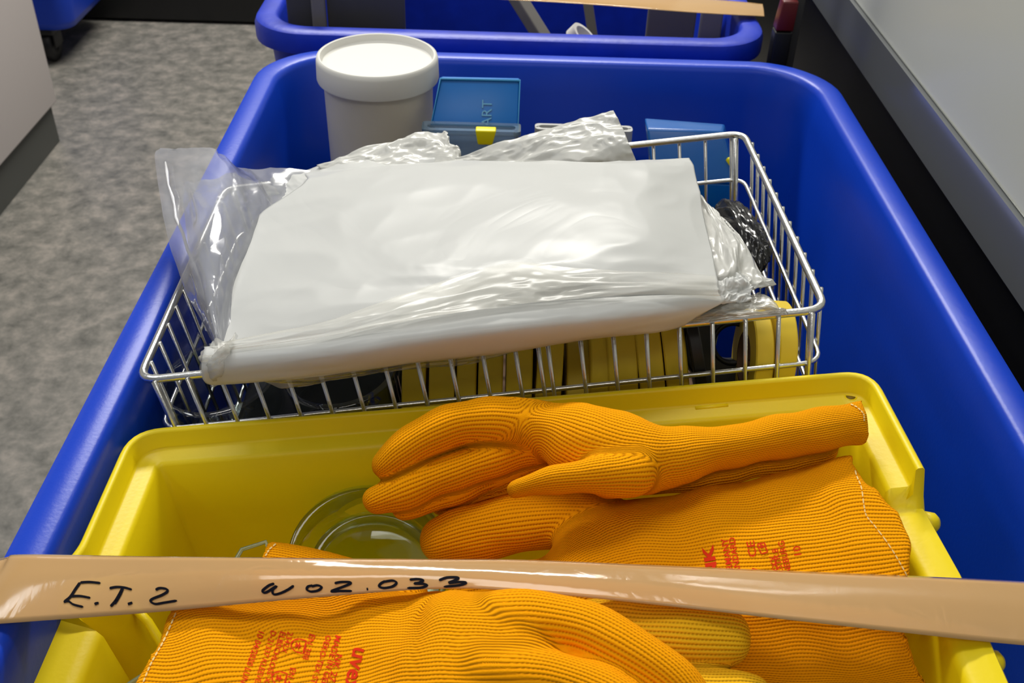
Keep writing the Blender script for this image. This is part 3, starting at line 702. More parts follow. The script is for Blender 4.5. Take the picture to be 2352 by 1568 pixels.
bag('plastic_bag', [
 [(1030, 366, .022), (1120, 338, .030), (1230, 302, .038), (1330, 272, .044), (1408, 251, .050)],
 [(1040, 384, .020), (1140, 362, .028), (1240, 330, .036), (1350, 300, .042), (1428, 288, .046)],
 [(1060, 410, .016), (1160, 395, .024), (1260, 370, .030), (1360, 345, .036), (1444, 328, .040)],
 [(1080, 450, .010), (1180, 440, .014), (1280, 425, .018), (1380, 410, .020), (1466, 380, .026)]], M['bag2'],
 'crumpled shiny bag with a raised corner at the rear of the pile', seed=31, amp=.0016, cells=(3, 4))
bag('plastic_bag', [
 [(1590, 430, .012), (1612, 450, .014), (1640, 480, .012), (1660, 500, .010)],
 [(1600, 520, .014), (1650, 530, .016), (1690, 550, .014), (1725, 578, .012)],
 [(1590, 600, .012), (1660, 610, .018), (1710, 625, .014), (1760, 640, .008)],
 [(1560, 660, .010), (1640, 660, .014), (1710, 665, .010), (1782, 656, .006)]], M['bag2'],
 'crinkled bag corner pointing to the right out of the pile, upper one', seed=41, amp=.0014, cells=(3, 4))
bag('plastic_bag', [
 [(1580, 560, .012), (1630, 580, .014), (1680, 610, .016), (1722, 640, .012)],
 [(1580, 640, .012), (1640, 650, .016), (1690, 655, .014), (1724, 660, .010)],
 [(1570, 700, .010), (1630, 700, .012), (1680, 695, .010), (1724, 690, .008)]], M['bag'],
 'square-ended milky bag fold at the right of the pile, between two pointed corners', seed=51, amp=.0014)
bag('plastic_bag', [
 [(1500, 700, .006), (1600, 690, .008), (1700, 682, .008), (1744, 668, .004)],
 [(1500, 735, .008), (1600, 722, .008), (1700, 705, .008), (1790, 702, .006)],
 [(1500, 755, .004), (1600, 742, .004), (1700, 728, .004), (1812, 716, .004)]], M['film_flap'],
 'translucent bag corner lying on the front right rim of the basket', seed=61, amp=.0012)
# the big folded bag on top
bag('folded_bag', [
 [(700, 398, .022), (900, 372, .030), (1100, 368, .032), (1300, 372, .034), (1460, 368, .032), (1582, 367, .024)],
 [(700, 424, .028), (900, 392, .036), (1100, 386, .038), (1300, 388, .040), (1470, 382, .038), (1592, 388, .024)],
 [(590, 500, .026), (820, 470, .036), (1060, 460, .040), (1290, 460, .042), (1480, 462, .038), (1612, 470, .022)],
 [(545, 600, .026), (790, 570, .036), (1040, 560, .040), (1290, 560, .042), (1490, 560, .038), (1632, 570, .022)],
 [(512, 700, .024), (760, 668, .034), (1020, 650, .038), (1280, 640, .040), (1480, 632, .034), (1644, 636, .022)],
 [(496, 772, .022), (740, 745, .030), (1010, 712, .034), (1280, 688, .034), (1480, 672, .030), (1652, 668, .022)],
 [(480, 812, .018), (720, 780, .026), (1000, 742, .030), (1280, 712, .028), (1480, 696, .024), (1658, 690, .018)],
 [(474, 850, .008), (710, 832, .014), (1000, 800, .014), (1280, 768, .012), (1470, 742, .012), (1600, 722, .010)],
 [(490, 872, .001), (720, 850, .004), (1000, 815, .002), (1280, 780, .000), (1470, 752, .002), (1570, 738, .002)]], M['bag'],
 'big milky folded plastic bag lying on top of the wire basket', n=140, m=180, amp=.0011, seed=71, thick=.0016, cells=(5, 3))
fb = bpy.data.objects['folded_bag']
o = sheet('front_roll', G([
 [(470, 800, .024), (720, 772, .030), (1000, 722, .034), (1280, 694, .034), (1480, 684, .030), (1660, 680, .022)],
 [(470, 812, .028), (720, 790, .036), (1000, 745, .038), (1280, 712, .036), (1480, 700, .030), (1662, 692, .020)],
 [(466, 845, .024), (720, 822, .032), (1000, 780, .034), (1280, 745, .032), (1480, 726, .026), (1620, 712, .018)],
 [(470, 872, .016), (720, 850, .022), (1000, 812, .022), (1280, 778, .020), (1480, 752, .016), (1580, 738, .012)],
 [(490, 880, .010), (720, 860, .014), (1000, 822, .014), (1280, 788, .012), (1480, 762, .010), (1570, 744, .008)], [(510, 874, .003), (720, 854, .005), (1000, 816, .004), (1280, 782, .003), (1480, 757, .002), (1560, 741, .002)]]), M['bag'], fb, n=60, m=160, amp=.0004, seed=77, thick=.001, cells=(2, 4))
o = sheet('front_flap', G([
 [(520, 782, .034), (720, 742, .040), (900, 685, .043), (1060, 628, .044), (1180, 604, .044), (1300, 612, .044), (1480, 622, .040), (1640, 628, .028)],
 [(500, 795, .034), (720, 760, .042), (900, 715, .045), (1060, 670, .045), (1180, 655, .045), (1300, 648, .044), (1480, 645, .040), (1645, 645, .030)],
 [(490, 808, .032), (720, 776, .040), (900, 742, .044), (1060, 715, .044), (1180, 700, .042), (1300, 690, .040), (1480, 675, .036), (1658, 690, .026)]]), M['film_flap'], fb, n=40, m=140, amp=.0008, seed=81, cells=(2, 5))
o = sheet('torn_end', G([
 [(548, 775, .026), (540, 790, .030), (536, 805, .030), (530, 820, .026)],
 [(520, 785, .028), (505, 810, .034), (500, 835, .030), (510, 860, .020)],
 [(485, 795, .026), (470, 825, .028), (466, 850, .020), (490, 880, .010)],
 [(478, 800, .020), (466, 830, .018), (464, 858, .010), (500, 886, .004)]]), M['film_flap'], fb, n=40, m=40, amp=.0016, seed=85, cells=(4, 4))
o = sheet('hanging_film', G([
 [(560, 868, .002), (800, 842, .002), (1000, 815, .002), (1150, 790, .002), (1260, 780, .002)],
 [(600, 880, -.004), (800, 862, -.005), (960, 835, -.006), (1090, 818, -.006), (1200, 800, -.003)],
 [(660, 892, -.010), (760, 876, -.010), (900, 852, -.010), (1070, 838, -.012), (1210, 800, -.005)]]), M['film_flap'], fb, n=30, m=80, amp=.0006, seed=88)

# ------------------------------------------------------------------ packing tape strips
def strip(name, top, bot, mt, label, n=14, m=150, bow=.002, sag=0, parent=None):
    f_ = lambda c: tuple(c) if isinstance(c, Vector) else tuple(W(*c))
    T_ = cr(np.array([f_(c) for c in top]), m); B_ = cr(np.array([f_(c) for c in bot]), m)
    rows = []
    for i in range(n):
        t = i/(n-1); r = T_*(1-t)+B_*t; r[:, 2] += bow*4*t*(1-t)
        rows.append(r)
    V = np.stack(rows); V[..., 2] += crinkle(n, m, 5, .00012, (3, 8), 2)
    fs = [(i*m+j, (i+1)*m+j, (i+1)*m+j+1, i*m+j+1) for i in range(n-1) for j in range(m-1)]
    me = from_pydata(V.reshape(-1, 3), fs); o = obj(name, me, mt, parent); meta(o, label, 'tape')
    s = o.modifiers.new('solid', 'SOLIDIFY'); s.thickness = .0002; s.offset = -1
    return o
def over(c, x, sgn):
    y = W(*c).y; q = [Vector((x-sgn*.006, y, zr+.0022)), Vector((x+sgn*.0016, y, zr-.002)), Vector((x+sgn*.0022, y, zr-.014)), Vector((x+sgn*.0022, y, zr-.029))]
    return q if sgn > 0 else q[::-1]
front_tape = strip('packing_tape',
 over((0, 1273, .774), xl, -1)+[(60, 1273, .7775), (350, 1277, .786), (700, 1281, .794), (1000, 1284, .797), (1200, 1286, .797), (1500, 1297, .796), (1800, 1310, .794), (2100, 1322, .790), (2352, 1335, .783)]+over((2500, 1343, .775), xr, 1),
 over((0, 1434, .774), xl, -1)+[(60, 1428, .7755), (350, 1406, .780), (700, 1374, .790), (1000, 1352, .797), (1200, 1358, .799), (1500, 1388, .797), (1800, 1422, .796), (2100, 1455, .790), (2352, 1481, .783)]+over((2500, 1496, .775), xr, 1),
 M['tape'], 'buff packing tape stretched across the foreground with handwriting in black marker', bow=.0020)
pT, qT = W(1752, 9, .775), W(1010, -40, .778); kT = (xa+.02-qT.x)/(qT.x-pT.x); eT = qT+(qT-pT)*kT; pB, qB = W(1756, 38, .775), W(1010, -8, .778); eB = qB+(qB-pB)*((xa+.02-qB.x)/(qB.x-pB.x)); eT.z = eB.z = .7735; print('backtape', eT, eB)
back_tape = strip('packing_tape',
 [eT, (1010, -40, .778), (1170, -28, .779), (1350, -18, .780), (1550, -8, .779), (1700, 4, .776), (1752, 9, .7725)],
 [eB, (1010, -8, .778), (1170, 0, .779), (1350, 10, .780), (1550, 26, .779), (1700, 35, .776), (1756, 38, .7725)],
 M['tape'], 'buff packing tape stretched over the rear blue bin', bow=.001)
bvh_t = BVHTree.FromPolygons([v.co for v in front_tape.data.vertices], [p.vertices[:] for p in front_tape.data.polygons])
def hit(bvh, px, py, off):
    d = ray(px, py).normalized(); h = bvh.ray_cast(CAM, d)
    if h[0] is None: return None
    n = h[1] if h[1].dot(d) < 0 else -h[1]
    return h[0]+n*off, n
def stroke(bvh, pts, wpx, off=.0003, closed=False, n=None):
    """a pen stroke laid on a surface as a thin ribbon"""
    P = cr(np.array(pts, float), n or max(6, len(pts)*6)) if len(pts) > 2 else np.linspace(pts[0], pts[1], 5)
    vs, fs = [], []; ang = math.radians(35)
    T_ = np.gradient(P, axis=0); T_ /= np.linalg.norm(T_, axis=1, keepdims=True)+1e-9
    for i, (p, t) in enumerate(zip(P, T_)):
        nx, ny = -t[1], t[0]; k = .75+.35*abs(math.sin(math.atan2(t[1], t[0])-ang))
        if i in (0, len(P)-1): k *= .45
        for s in (-1, 1):
            h = hit(bvh, p[0]+nx*s*wpx/2*k, p[1]+ny*s*wpx/2*k, off)
            if h is None: return [], []
            vs.append(h[0])
    for i in range(len(P)-1): fs.append((2*i, 2*i+1, 2*i+3, 2*i+2))
    return vs, fs
def writing(name, bvh, strokes, wpx, mt, parent, off=.0003):
    V, F = [], []
    for st in strokes:
        v, f = stroke(bvh, st, wpx, off); b = len(V); V += v; F += [tuple(b+i for i in q) for q in f]
    o = obj(name, from_pydata(V, F), mt, parent, False); return o
def sc(pts, x0, y0, s): return [(x0+x/s, y0+y/s) for x, y in pts]
A1 = lambda p: sc(p, 0, 1250, 3.36)
A2 = lambda p: sc(p, 300, 1200, 2.94)
let = {
 'letter_e': [A1([(620, 296), (585, 345), (545, 405), (500, 442)]), A1([(620, 296), (690, 292), (778, 300)]), A1([(548, 402), (620, 400), (700, 414)]), A1([(492, 444), (530, 440), (570, 465), (645, 484)])],
 'first_dot': [A1([(732, 464), (745, 456), (764, 453)])],
 'letter_t': [A1([(846, 340), (900, 330), (960, 334), (1020, 350)]), A1([(948, 338), (915, 400), (890, 440), (855, 480)]), A1([(950, 340), (925, 395), (885, 462)])],
 'second_dot': [A1([(988, 462), (1005, 456), (1024, 450)])],
 'digit_two': [A1([(1202, 352), (1235, 338), (1285, 345), (1292, 365), (1250, 392), (1180, 420), (1165, 440), (1200, 460), (1270, 450), (1368, 434)])],
 'letter_w': [A2([(972, 412), (935, 425), (893, 460), (915, 472), (985, 430), (960, 455), (968, 484), (1010, 478), (1060, 455), (1104, 426)])],
 'digit_zero': [A2([(1232, 425), (1200, 432), (1192, 452), (1220, 466), (1268, 458), (1290, 436), (1262, 424), (1222, 432)]), A2([(1722, 395), (1690, 412), (1680, 432), (1712, 442), (1768, 432), (1796, 408), (1770, 392), (1712, 400)])],
 'digit_two_small': [A2([(1378, 410), (1420, 402), (1478, 402), (1484, 412), (1440, 432), (1356, 464), (1420, 462), (1496, 462)])],
 'dot': [A2([(1594, 450), (1600, 449), (1605, 448)])],
 'digit_three': [A2([(1884, 386), (1940, 382), (1976, 390), (1950, 406), (1918, 412), (1975, 414), (2002, 424), (1960, 440), (1868, 442)]), A2([(2082, 390), (2140, 372), (2210, 372), (2200, 386), (2150, 408), (2220, 402), (2266, 406), (2220, 424), (2114, 434)])],
}
for k_, st in let.items():
    for s_ in st if k_ in ('digit_zero', 'digit_three') else [None]: writing('written_'+k_.replace('_small', ''), bvh_t, st if s_ is None else [s_], 6.2, M['ink'], front_tape)
front_tape.data.update()
# ------------------------------------------------------------------ gloves: one continuous knitted surface each
def surface_nets(D, org, h):
    s = D < 0; nx, ny, nz = D.shape
    cs = np.zeros((nx-1, ny-1, nz-1), int)
    for i in (0, 1):
        for j in (0, 1):
            for k in (0, 1): cs += s[i:nx-1+i, j:ny-1+j, k:nz-1+k]
    act = (cs > 0) & (cs < 8); idx = -np.ones(act.shape, int); ii = np.argwhere(act); idx[act] = np.arange(len(ii))
    acc = np.zeros((len(ii), 3)); cnt = np.zeros(len(ii))
    corners = [(i, j, k) for i in (0, 1) for j in (0, 1) for k in (0, 1)]
    for a in corners:
        for ax in range(3):
            if a[ax]: continue
            b = list(a); b[ax] = 1
            da = D[ii[:, 0]+a[0], ii[:, 1]+a[1], ii[:, 2]+a[2]]; db = D[ii[:, 0]+b[0], ii[:, 1]+b[1], ii[:, 2]+b[2]]
            m_ = (da < 0) != (db < 0); t = np.where(m_, da/(da-db+1e-20), 0)
            p = np.tile(np.array(a, float), (len(ii), 1)); p[:, ax] += t
            acc[m_] += p[m_]; cnt[m_] += 1
    V = (ii+acc/cnt[:, None])*h+org
    F = []
    for ax in range(3):
        o1, o2 = [(1, 2), (2, 0), (0, 1)][ax]
        sl = [slice(1, -1)]*3; sl[ax] = slice(0, -1); sh = list(sl); sh[ax] = slice(1, None)
        A_, B_ = s[tuple(sl)], s[tuple(sh)]; e_ = np.argwhere(A_ != B_); f = A_[A_ != B_]
        off = np.array([1, 1, 1]); off[ax] = 0; e_ = e_+off
        q = []
        for d1, d2 in ((-1, -1), (0, -1), (0, 0), (-1, 0)):
            c = e_.copy(); c[:, o1] += d1; c[:, o2] += d2; q.append(idx[c[:, 0], c[:, 1], c[:, 2]])
        q = np.stack(q, 1); q[~f] = q[~f][:, ::-1]; F.append(q)
    F = np.concatenate(F); F = F[(F >= 0).all(1)]
    return V, F
class Chain:
    def __init__(s, pts, k=.004, up=None, n=None, flat=.5, cap=.75):
        """pts: (px, py, z, half width in px, half thickness in m)"""
        C = np.array([tuple(W(p[0], p[1], p[2])) for p in pts]); a = np.array([p[3]/pxm(C[i]) for i, p in enumerate(pts)]); b = np.array([p[4] for p in pts])
        A_ = np.column_stack([C, a, b]); n = n or (len(pts)-1)*3+1
        A_ = cr(A_, n) if len(pts) > 2 else np.linspace(A_[0], A_[1], 4)
        s.C, s.a, s.b, s.k = A_[:, :3], A_[:, 3], A_[:, 4], k; s.cap = cap
        mid = Vector(s.C.mean(0)); tc = (CAM-mid).normalized(); U = (Vector((0, 0, 1))*flat+tc*(1-flat)).normalized() if up is None else Vector(up).normalized()
        s.a = s.a/max(.6, U.dot(tc)); s.U = np.array(U); s.off = 0.0; s.aref = s.a.max()
        tn = np.gradient(s.C, axis=0); s.S = np.cross(tn, s.U); s.S /= np.linalg.norm(s.S, axis=1, keepdims=True)
        s.len = np.concatenate([[0], np.cumsum(np.linalg.norm(np.diff(s.C, axis=0), axis=1))])
    def ev(s, P):
        best = np.full(len(P), 1e9); bu = np.zeros(len(P)); bv = np.zeros(len(P)); ws = np.zeros(len(P))+1e-300
        for i in range(len(s.C)-1):
            p0, p1 = s.C[i], s.C[i+1]; T_ = p1-p0; L = np.linalg.norm(T_); T_ = T_/L
            S_ = np.cross(T_, s.U); S_ /= np.linalg.norm(S_); U_ = np.cross(S_, T_)
            r = P-p0; l = r@T_; t = np.clip(l/L, 0, 1); ax = l-t*L
            q = r-np.outer(t*L, T_); ss_ = q@S_; uu = q@U_
            a = s.a[i]*(1-t)+s.a[i+1]*t; b = s.b[i]*(1-t)+s.b[i+1]*t; g = np.minimum(a, b)
            axr = np.maximum(g, s.cap*a)
            k0 = np.sqrt((ss_/a)**2+(uu/b)**2+(ax/axr)**2)+1e-9
            k1 = np.sqrt((ss_/a**2)**2+(uu/b**2)**2+(ax/axr**2)**2)+1e-9
            d = k0*(k0-1)/k1
            best = np.minimum(best, d); wt = np.exp(-np.clip(d, -.02, .06)/.0007)
            St = s.S[i]*(1-t)[:, None]+s.S[i+1]*t[:, None]; sS = (q*St).sum(1)
            bu += wt*np.arctan2(sS/a, uu/b)*s.aref*.85; bv += wt*(s.len[i]+l); ws += wt
        return best, bu/ws, bv/ws
def glove(name, chains, label, mt, h=.0016, cuts=(), cuff=None, warp=.0007, seed=0, group='orange knitted gloves in the yellow bin'):
    lo = np.min([ (c.C-c.a[:, None]*1.1-.004).min(0) for c in chains], 0); hi = np.max([(c.C+c.a[:, None]*1.1+.004).max(0) for c in chains], 0)
    lo[2] = min((c.C[:, 2]-np.maximum(c.b, c.a*.75)-.006).min() for c in chains); hi[2] = max((c.C[:, 2]+np.maximum(c.b, c.a*.75)+.006).max() for c in chains)
    nx, ny, nz = [int(math.ceil((hi[i]-lo[i])/h))+2 for i in range(3)]
    X, Y, Z = np.meshgrid(*[lo[i]+h*np.arange(n) for i, n in enumerate((nx, ny, nz))], indexing='ij'); P = np.column_stack([X.ravel(), Y.ravel(), Z.ravel()])
    D = None
    rs = np.random.RandomState(seed)
    for c in chains:
        d, _, _ = c.ev(P)
        if D is None: D = d
        else:
            hh = np.clip(.5+.5*(D-d)/c.k, 0, 1); D = D*(1-hh)+d*hh-c.k*hh*(1-hh)
    for _ in range(5):
        kv = rs.randn(3); kv = kv/np.linalg.norm(kv)*2*math.pi/rs.uniform(.022, .05); D = D+warp*.6*np.sin(P@kv+rs.uniform(0, 6))
    if cuff:   # open end of the cuff: plane cut + hollow
        for (c, (e0, e1, zz, sg, wa, wp_), depth) in cuff:
            q0, q1 = np.array(W(*e0, zz)), np.array(W(*e1, zz)); E_ = q1-q0; EL = np.linalg.norm(E_); E_ = E_/EL
            T_ = np.cross(E_, c.U); T_ /= np.linalg.norm(T_); ci = len(c.C)-1 if sg > 0 else 0
            out = c.C[ci]-c.C[ci-2 if sg > 0 else 2]
            if T_@out < 0: T_ = -T_
            axd = (P-q0)@T_; tt = (P-q0)@E_/EL
            axd = axd-wa*np.sin(2*math.pi*tt/wp_)+.0006*np.sin(tt*60)
            mid = (q0+q1)/2; near = (np.linalg.norm(P-mid, axis=1) < EL*.5+.06) & (axd > -.05)
            D = np.where(near, np.maximum(D, axd), D)
            if depth: D = np.where(near, np.maximum(D, -np.maximum(D+.0038, -(axd+depth))), D)
    for (cx_, r_) in cuts: D = np.maximum(D, -(np.linalg.norm(P-np.array(cx_), axis=1)-r_))
    V, F = surface_nets(D.reshape(nx, ny, nz), lo, h)
    me = from_pydata(V, [tuple(f) for f in F.tolist()])
    bm = bmesh.new(); bm.from_mesh(me)
    for _ in range(6): bmesh.ops.smooth_vert(bm, verts=bm.verts, factor=.5, use_axis_x=True, use_axis_y=True, use_axis_z=True)
    bm.to_mesh(me); bm.free()
    V = np.zeros(len(me.vertices)*3); me.vertices.foreach_get('co', V); V = V.reshape(-1, 3)
    U_, Vv, Wt = 0, 0, 0
    for i, c in enumerate(chains):
        if i and c.root is not None:
            b0, u0, _ = chains[c.root].ev((c.C[1]+c.U*c.b[1])[None]) ; c.off = chains[c.root].off+float(u0[0])
    for c in chains:
        d, u, v = c.ev(V); wgt = np.exp(-np.clip(d, -.004, .05)/.0009); U_ = U_+wgt*(u+c.off); Vv = Vv+wgt*v; Wt = Wt+wgt
    for nm, val in (('knit_u', U_/Wt), ('knit_v', Vv/Wt)):
        at = me.attributes.new(nm, 'FLOAT', 'POINT'); at.data.foreach_set('value', val.astype(np.float32))
    o = obj(name, me, mt)
    return meta(o, label, 'glove', group)
def CH(pts, k=.004, root=0, **kw):
    c = Chain(pts, k, **kw); c.root = root; return c
# z levels
# --- B: the printed glove lying flat, cuff at the right
B_palm = CH([(1270, 1420, .738, 90, .015), (1340, 1385, .746, 130, .018), (1430, 1350, .752, 198, .020), (1560, 1345, .756, 206, .020), (1700, 1342, .760, 230, .019), (1880, 1318, .768, 250, .017), (2010, 1300, .775, 262, .014), (2150, 1290, .777, 270, .013)], .004, flat=.55)
B_thumb = CH([(1400, 1196, .756, 58, .014), (1300, 1194, .755, 58, .015), (1180, 1205, .751, 62, .016), (1080, 1222, .746, 61, .016), (1020, 1240, .742, 52, .015)], .005)
B_f2 = CH([(1330, 1345, .746, 60, .015), (1220, 1352, .742, 58, .015), (1080, 1375, .738, 55, .015)], .004)
gB = glove('glove', [B_palm, B_thumb, B_f2], 'orange knitted glove with red print, mostly right of centre under the tape, cuff at right', M['knit'], cuff=[(B_palm, ((1962, 1040), (2180, 1545), .786, 1, -.0065, .62), .03)], seed=2)
# --- A: the upper glove, seen from its thumb side
A_palm = CH([(1190, 978, .794, 56, .016), (1280, 992, .795, 66, .020), (1370, 1030, .796, 98, .022), (1480, 1052, .796, 84, .022), (1600, 1040, .795, 56, .018), (1730, 1018, .798, 48, .016), (1850, 992, .802, 50, .014), (1930, 976, .805, 50, .012), (2040, 957, .807, 50, .011)], .004, flat=.2)
A_f1 = CH([(1230, 980, .795, 58, .016), (1150, 972, .796, 54, .017), (1060, 976, .796, 52, .017), (980, 1005, .793, 48, .016), (915, 1045, .788, 42, .014), (888, 1066, .785, 36, .012)], .005, flat=.3)
A_f2 = CH([(1240, 1020, .784, 40, .012), (1120, 1052, .782, 42, .012), (1010, 1092, .778, 42, .012), (915, 1130, .773, 40, .012), (868, 1150, .771, 34, .011)], .0015, flat=.3)
A_f3 = CH([(1230, 1046, .772, 40, .011), (1130, 1080, .768, 38, .011), (1020, 1128, .764, 38, .010), (925, 1166, .760, 28, .010)], .0012, flat=.3)
A_f4 = CH([(1260, 1070, .764, 40, .011), (1150, 1112, .757, 34, .010), (1060, 1146, .752, 28, .010), (1010, 1164, .750, 20, .008)], .0012, flat=.3)
A_th = CH([(1450, 1086, .800, 54, .014), (1360, 1096, .803, 40, .012), (1270, 1104, .802, 33, .011), (1205, 1120, .799, 22, .009), (1185, 1126, .798, 17, .008)], .004, flat=.3)
A_back = CH([(1450, 1092, .776, 40, .010), (1600, 1088, .777, 40, .009), (1750, 1060, .782, 38, .008), (1895, 1030, .790, 36, .007)], .002, flat=.3)
gA = glove('glove', [A_palm, A_f1, A_f2, A_f3, A_f4, A_th, A_back], 'orange knitted glove topmost in the yellow bin, fingers at left, narrow cuff at right', M['knit'], cuff=[(A_palm, ((1972, 905), (1992, 1010), .806, 1, .001, .7), .02)], seed=3)
# --- C: front glove, cuff at the left, hump in the middle
C_palm = CH([(230, 1650, .762, 268, .010), (345, 1645, .763, 265, .011), (480, 1640, .763, 262, .012), (700, 1622, .762, 278, .014), (900, 1605, .772, 248, .020), (1050, 1597, .786, 236, .025), (1165, 1594, .785, 226, .024)], .004, flat=.75, cap=.3)
C_f1 = CH([(1150, 1436, .793, 70, .019), (1240, 1436, .795, 70, .019), (1340, 1452, .796, 69, .018), (1440, 1500, .795, 66, .017), (1530, 1560, .792, 60, .016), (1580, 1610, .789, 52, .014)], .006, flat=.5)
C_f2 = CH([(1120, 1570, .792, 80, .022), (1260, 1570, .794, 66, .019), (1380, 1610, .793, 66, .018), (1500, 1690, .789, 60, .016)], .004, flat=.5)
gC = glove('glove', [C_palm, C_f1, C_f2], 'orange knitted glove at the bottom with red print and stitched cuff at left', M['knit'], cuff=[(C_palm, ((405, 1375), (300, 1590), .775, -1, .001, .7), .03)], seed=5)
# --- E: faded glove beneath, fingertips pointing right
E_f1 = CH([(1120, 1470, .762, 60, .012), (1200, 1458, .766, 66, .013), (1340, 1452, .770, 70, .015), (1480, 1458, .774, 74, .016), (1600, 1466, .775, 72, .016), (1660, 1470, .774, 64, .015)], .006, flat=.5)
E_f2 = CH([(1150, 1540, .756, 66, .012), (1300, 1590, .762, 66, .013), (1500, 1602, .766, 62, .014), (1650, 1602, .767, 60, .014), (1722, 1604, .766, 50, .013)], .0012, flat=.5)
gE = glove('glove', [E_f1, E_f2], 'paler yellowish knitted glove under the bottom one, blunt fingertips pointing right', M['knit_faded'], seed=7)
F_palm = CH([(520, 1290, .752, 56, .005), (640, 1312, .752, 62, .006), (760, 1350, .752, 75, .007), (900, 1400, .752, 90, .008)], flat=.8)
gF = glove('glove', [F_palm], 'orange glove almost hidden by the tape, only its cuff corner showing beside the glass dish', M['knit'], cuff=[(F_palm, ((628, 1238), (580, 1330), .752, -1, .0005, .7), 0)], seed=9)

def bvh_of(o): return BVHTree.FromPolygons([v.co for v in o.data.vertices], [p.vertices[:] for p in o.data.polygons])
def stitches(o, bvh, pts, n, frac=.62, wpx=3.2, mt='thread'):
    P = cr(np.array(pts, float), n*2)
    V, F = [], []
    for i in range(n):
        a, b = P[2*i], P[2*i+1] if 2*i+1 < len(P) else P[-1]
        a2 = a+(b-a)*.05; b2 = a+(b-a)*(1+frac)
        v, f = stroke(bvh, [tuple(a2), tuple(b2)], wpx, .0005); q = len(V); V += v; F += [tuple(q+i_ for i_ in x) for x in f]
    return obj('cuff_stitching', from_pydata(V, F), M[mt], o, False)
bA, bB, bC, bF = bvh_of(gA), bvh_of(gB), bvh_of(gC), bvh_of(gF)
stitches(gA, bA, [(1945, 926), (1966, 935), (1982, 950), (1984, 965)], 8)
stitches(gB, bB, [(1958, 1052), (1966, 1090), (1978, 1120), (1984, 1160), (1990, 1185), (2010, 1210), (2040, 1250), (2062, 1285), (2080, 1318)], 22)
stitches(gB, bB, [(2148, 1462), (2160, 1492), (2170, 1530), (2174, 1548)], 6)
stitches(gC, bC, [(405, 1408), (378, 1470), (350, 1520), (326, 1575)], 14)
stitches(gF, bF, [(634, 1250), (620, 1262), (612, 1275)], 4)
# red print
def print_text(o, bvh, lines, ang, mt=M['ink_red']):
    """lines: (text, px, py of baseline start, cap height px, bold, width factor); ang = reading direction in degrees (down positive)"""
    bm = bmesh.new()
    for s, x0, y0, hpx, bold, wf, a_ in lines:
        A_ = math.radians(ang+a_); rx, ry = math.cos(A_), math.sin(A_); ux, uy = math.sin(A_), -math.cos(A_)
        me = text_mesh(s, 1.0, bold); t = bmesh.new(); t.from_mesh(me); bpy.data.meshes.remove(me)
        bmesh.ops.triangulate(t, faces=t.faces); 
        bmesh.ops.subdivide_edges(t, edges=[e_ for e_ in t.edges if e_.calc_length() > .25], cuts=2, use_grid_fill=False)
        k = hpx/.70; bad = []
        for v in t.verts:
            x, y = v.co.x*k*wf, v.co.y*k
            h = hit(bvh, x0+rx*x+ux*y, y0+ry*x+uy*y, .00045)
            if h is None: bad.append(v)
            else: v.co = h[0]
        if bad: bmesh.ops.delete(t, geom=bad, context='VERTS')
        me = bpy.data.meshes.new('t'); t.to_mesh(me); t.free(); bm.from_mesh(me); bpy.data.meshes.remove(me)
    return obj('red_print', bm, mt, o, False)
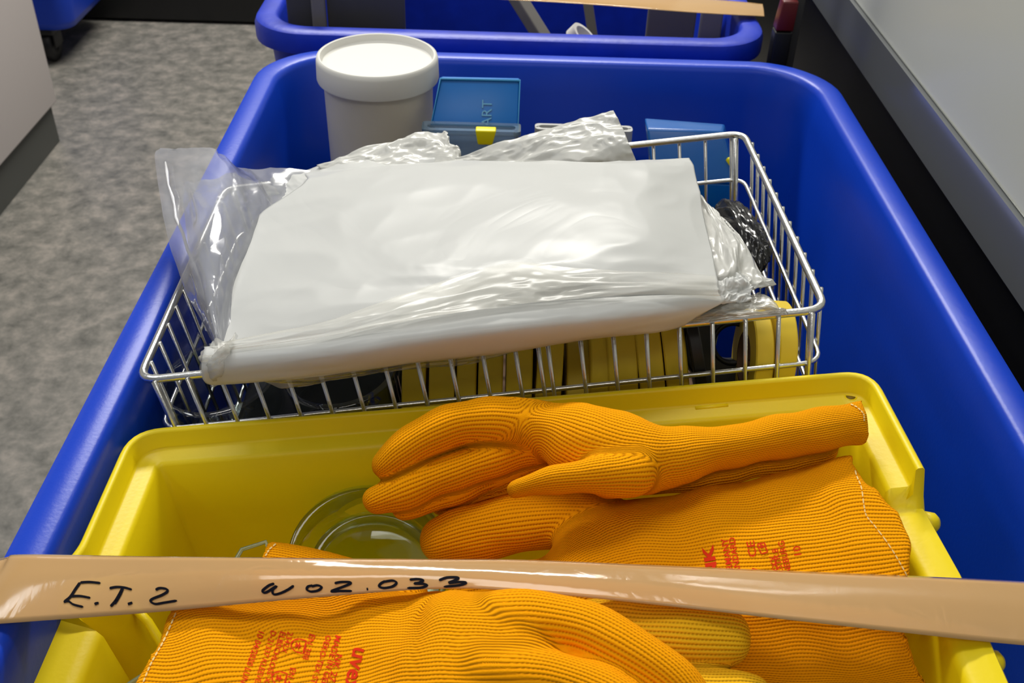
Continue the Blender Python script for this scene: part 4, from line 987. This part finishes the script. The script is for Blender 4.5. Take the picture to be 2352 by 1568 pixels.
# C: reads downwards. columns measured on the photo
print_text(gC, bC, [
 ('uvex', 815, 1484, 36, .02, 1.05, 0), ('NK 2710', 774, 1500, 15, .01, 1.15, 2), ('MADE IN GERMANY', 772, 1458, 14, .01, 1.0, 3), ('OEKO-TEX STANDARD', 750, 1458, 13, .01, 1.0, 4),
 ('EN 388', 712, 1455, 14, .005, 1.0, 2), ('EN 407', 668, 1532, 14, .005, 1.0, 2), ('2342X', 662, 1450, 13, .005, 1.0, 4), ('ELBSCHLOSS XXX', 645, 1449, 13, .01, 1.0, 4), ('D-21337 KLEEVER STR.', 624, 1447, 13, .005, .95, 4), ('10 04/2020 LUNEBURG', 596, 1446, 14, .01, .95, 6)], 104)
# shields
def shield(cx_, cy_, r, a): 
    A_ = math.radians(a); f = lambda x, y: (cx_+r*(x*math.cos(A_)-y*math.sin(A_)), cy_+r*(x*math.sin(A_)+y*math.cos(A_)))
    L1 = [f(-1, -1), f(1, -1), f(1, .2), f(.6, .9), f(0, 1.2), f(-.6, .9), f(-1, .2), f(-1, -1)]
    out = [[L1[i], L1[i+1]] for i in range(7)]; out += [[f(0, -.6), f(0, .6)], [f(-.5, -.1), f(.5, -.1)], [f(-.4, .5), f(0, .1)], [f(.4, .5), f(0, .1)]]
    return out
writing('printed_shield', bC, shield(686, 1483, 15, 105), 3.2, M['ink_red'], gC, .00045)
writing('printed_shield', bC, shield(642, 1558, 15, 105), 3.2, M['ink_red'], gC, .00045)
print_text(gB, bB, [
 ('NK', 1650, 1328, 24, .04, 1.5, 0), ('2710', 1663, 1345, 14, .01, 1, 0), ('GERMANY', 1688, 1335, 15, .012, 1.0, 0), ('STANDARD', 1705, 1337, 14, .012, 1.0, 0), ('407', 1743, 1328, 12, .005, 1, 0), ('CE', 1738, 1279, 18, .005, 1.25, 0),
 ('XXX', 1790, 1316, 14, .005, 1.0, -4), ('ER.STR.8', 1804, 1332, 14, .008, 1.02, -4), ('UNEBURG', 1822, 1330, 14, .008, 1.0, -4), ('10', 1841, 1279, 17, .005, 1.1, 2)], -100)
fb_ = lambda p: [(1500+x/5.2275, 1200+y/5.2275) for x, y in p]
bk = [fb_([(1250, 262), (1336, 245)]), fb_([(1336, 245), (1352, 300)]), fb_([(1250, 262), (1272, 318)]), fb_([(1262, 305), (1345, 292)]), fb_([(1272, 318), (1300, 378)]), fb_([(1350, 300), (1378, 356)]), fb_([(1300, 378), (1378, 356)]), fb_([(1290, 258), (1300, 300)]), fb_([(1306, 270), (1326, 296)])]
writing('printed_symbol', bB, bk, 3.0, M['ink_red'], gB, .00045)
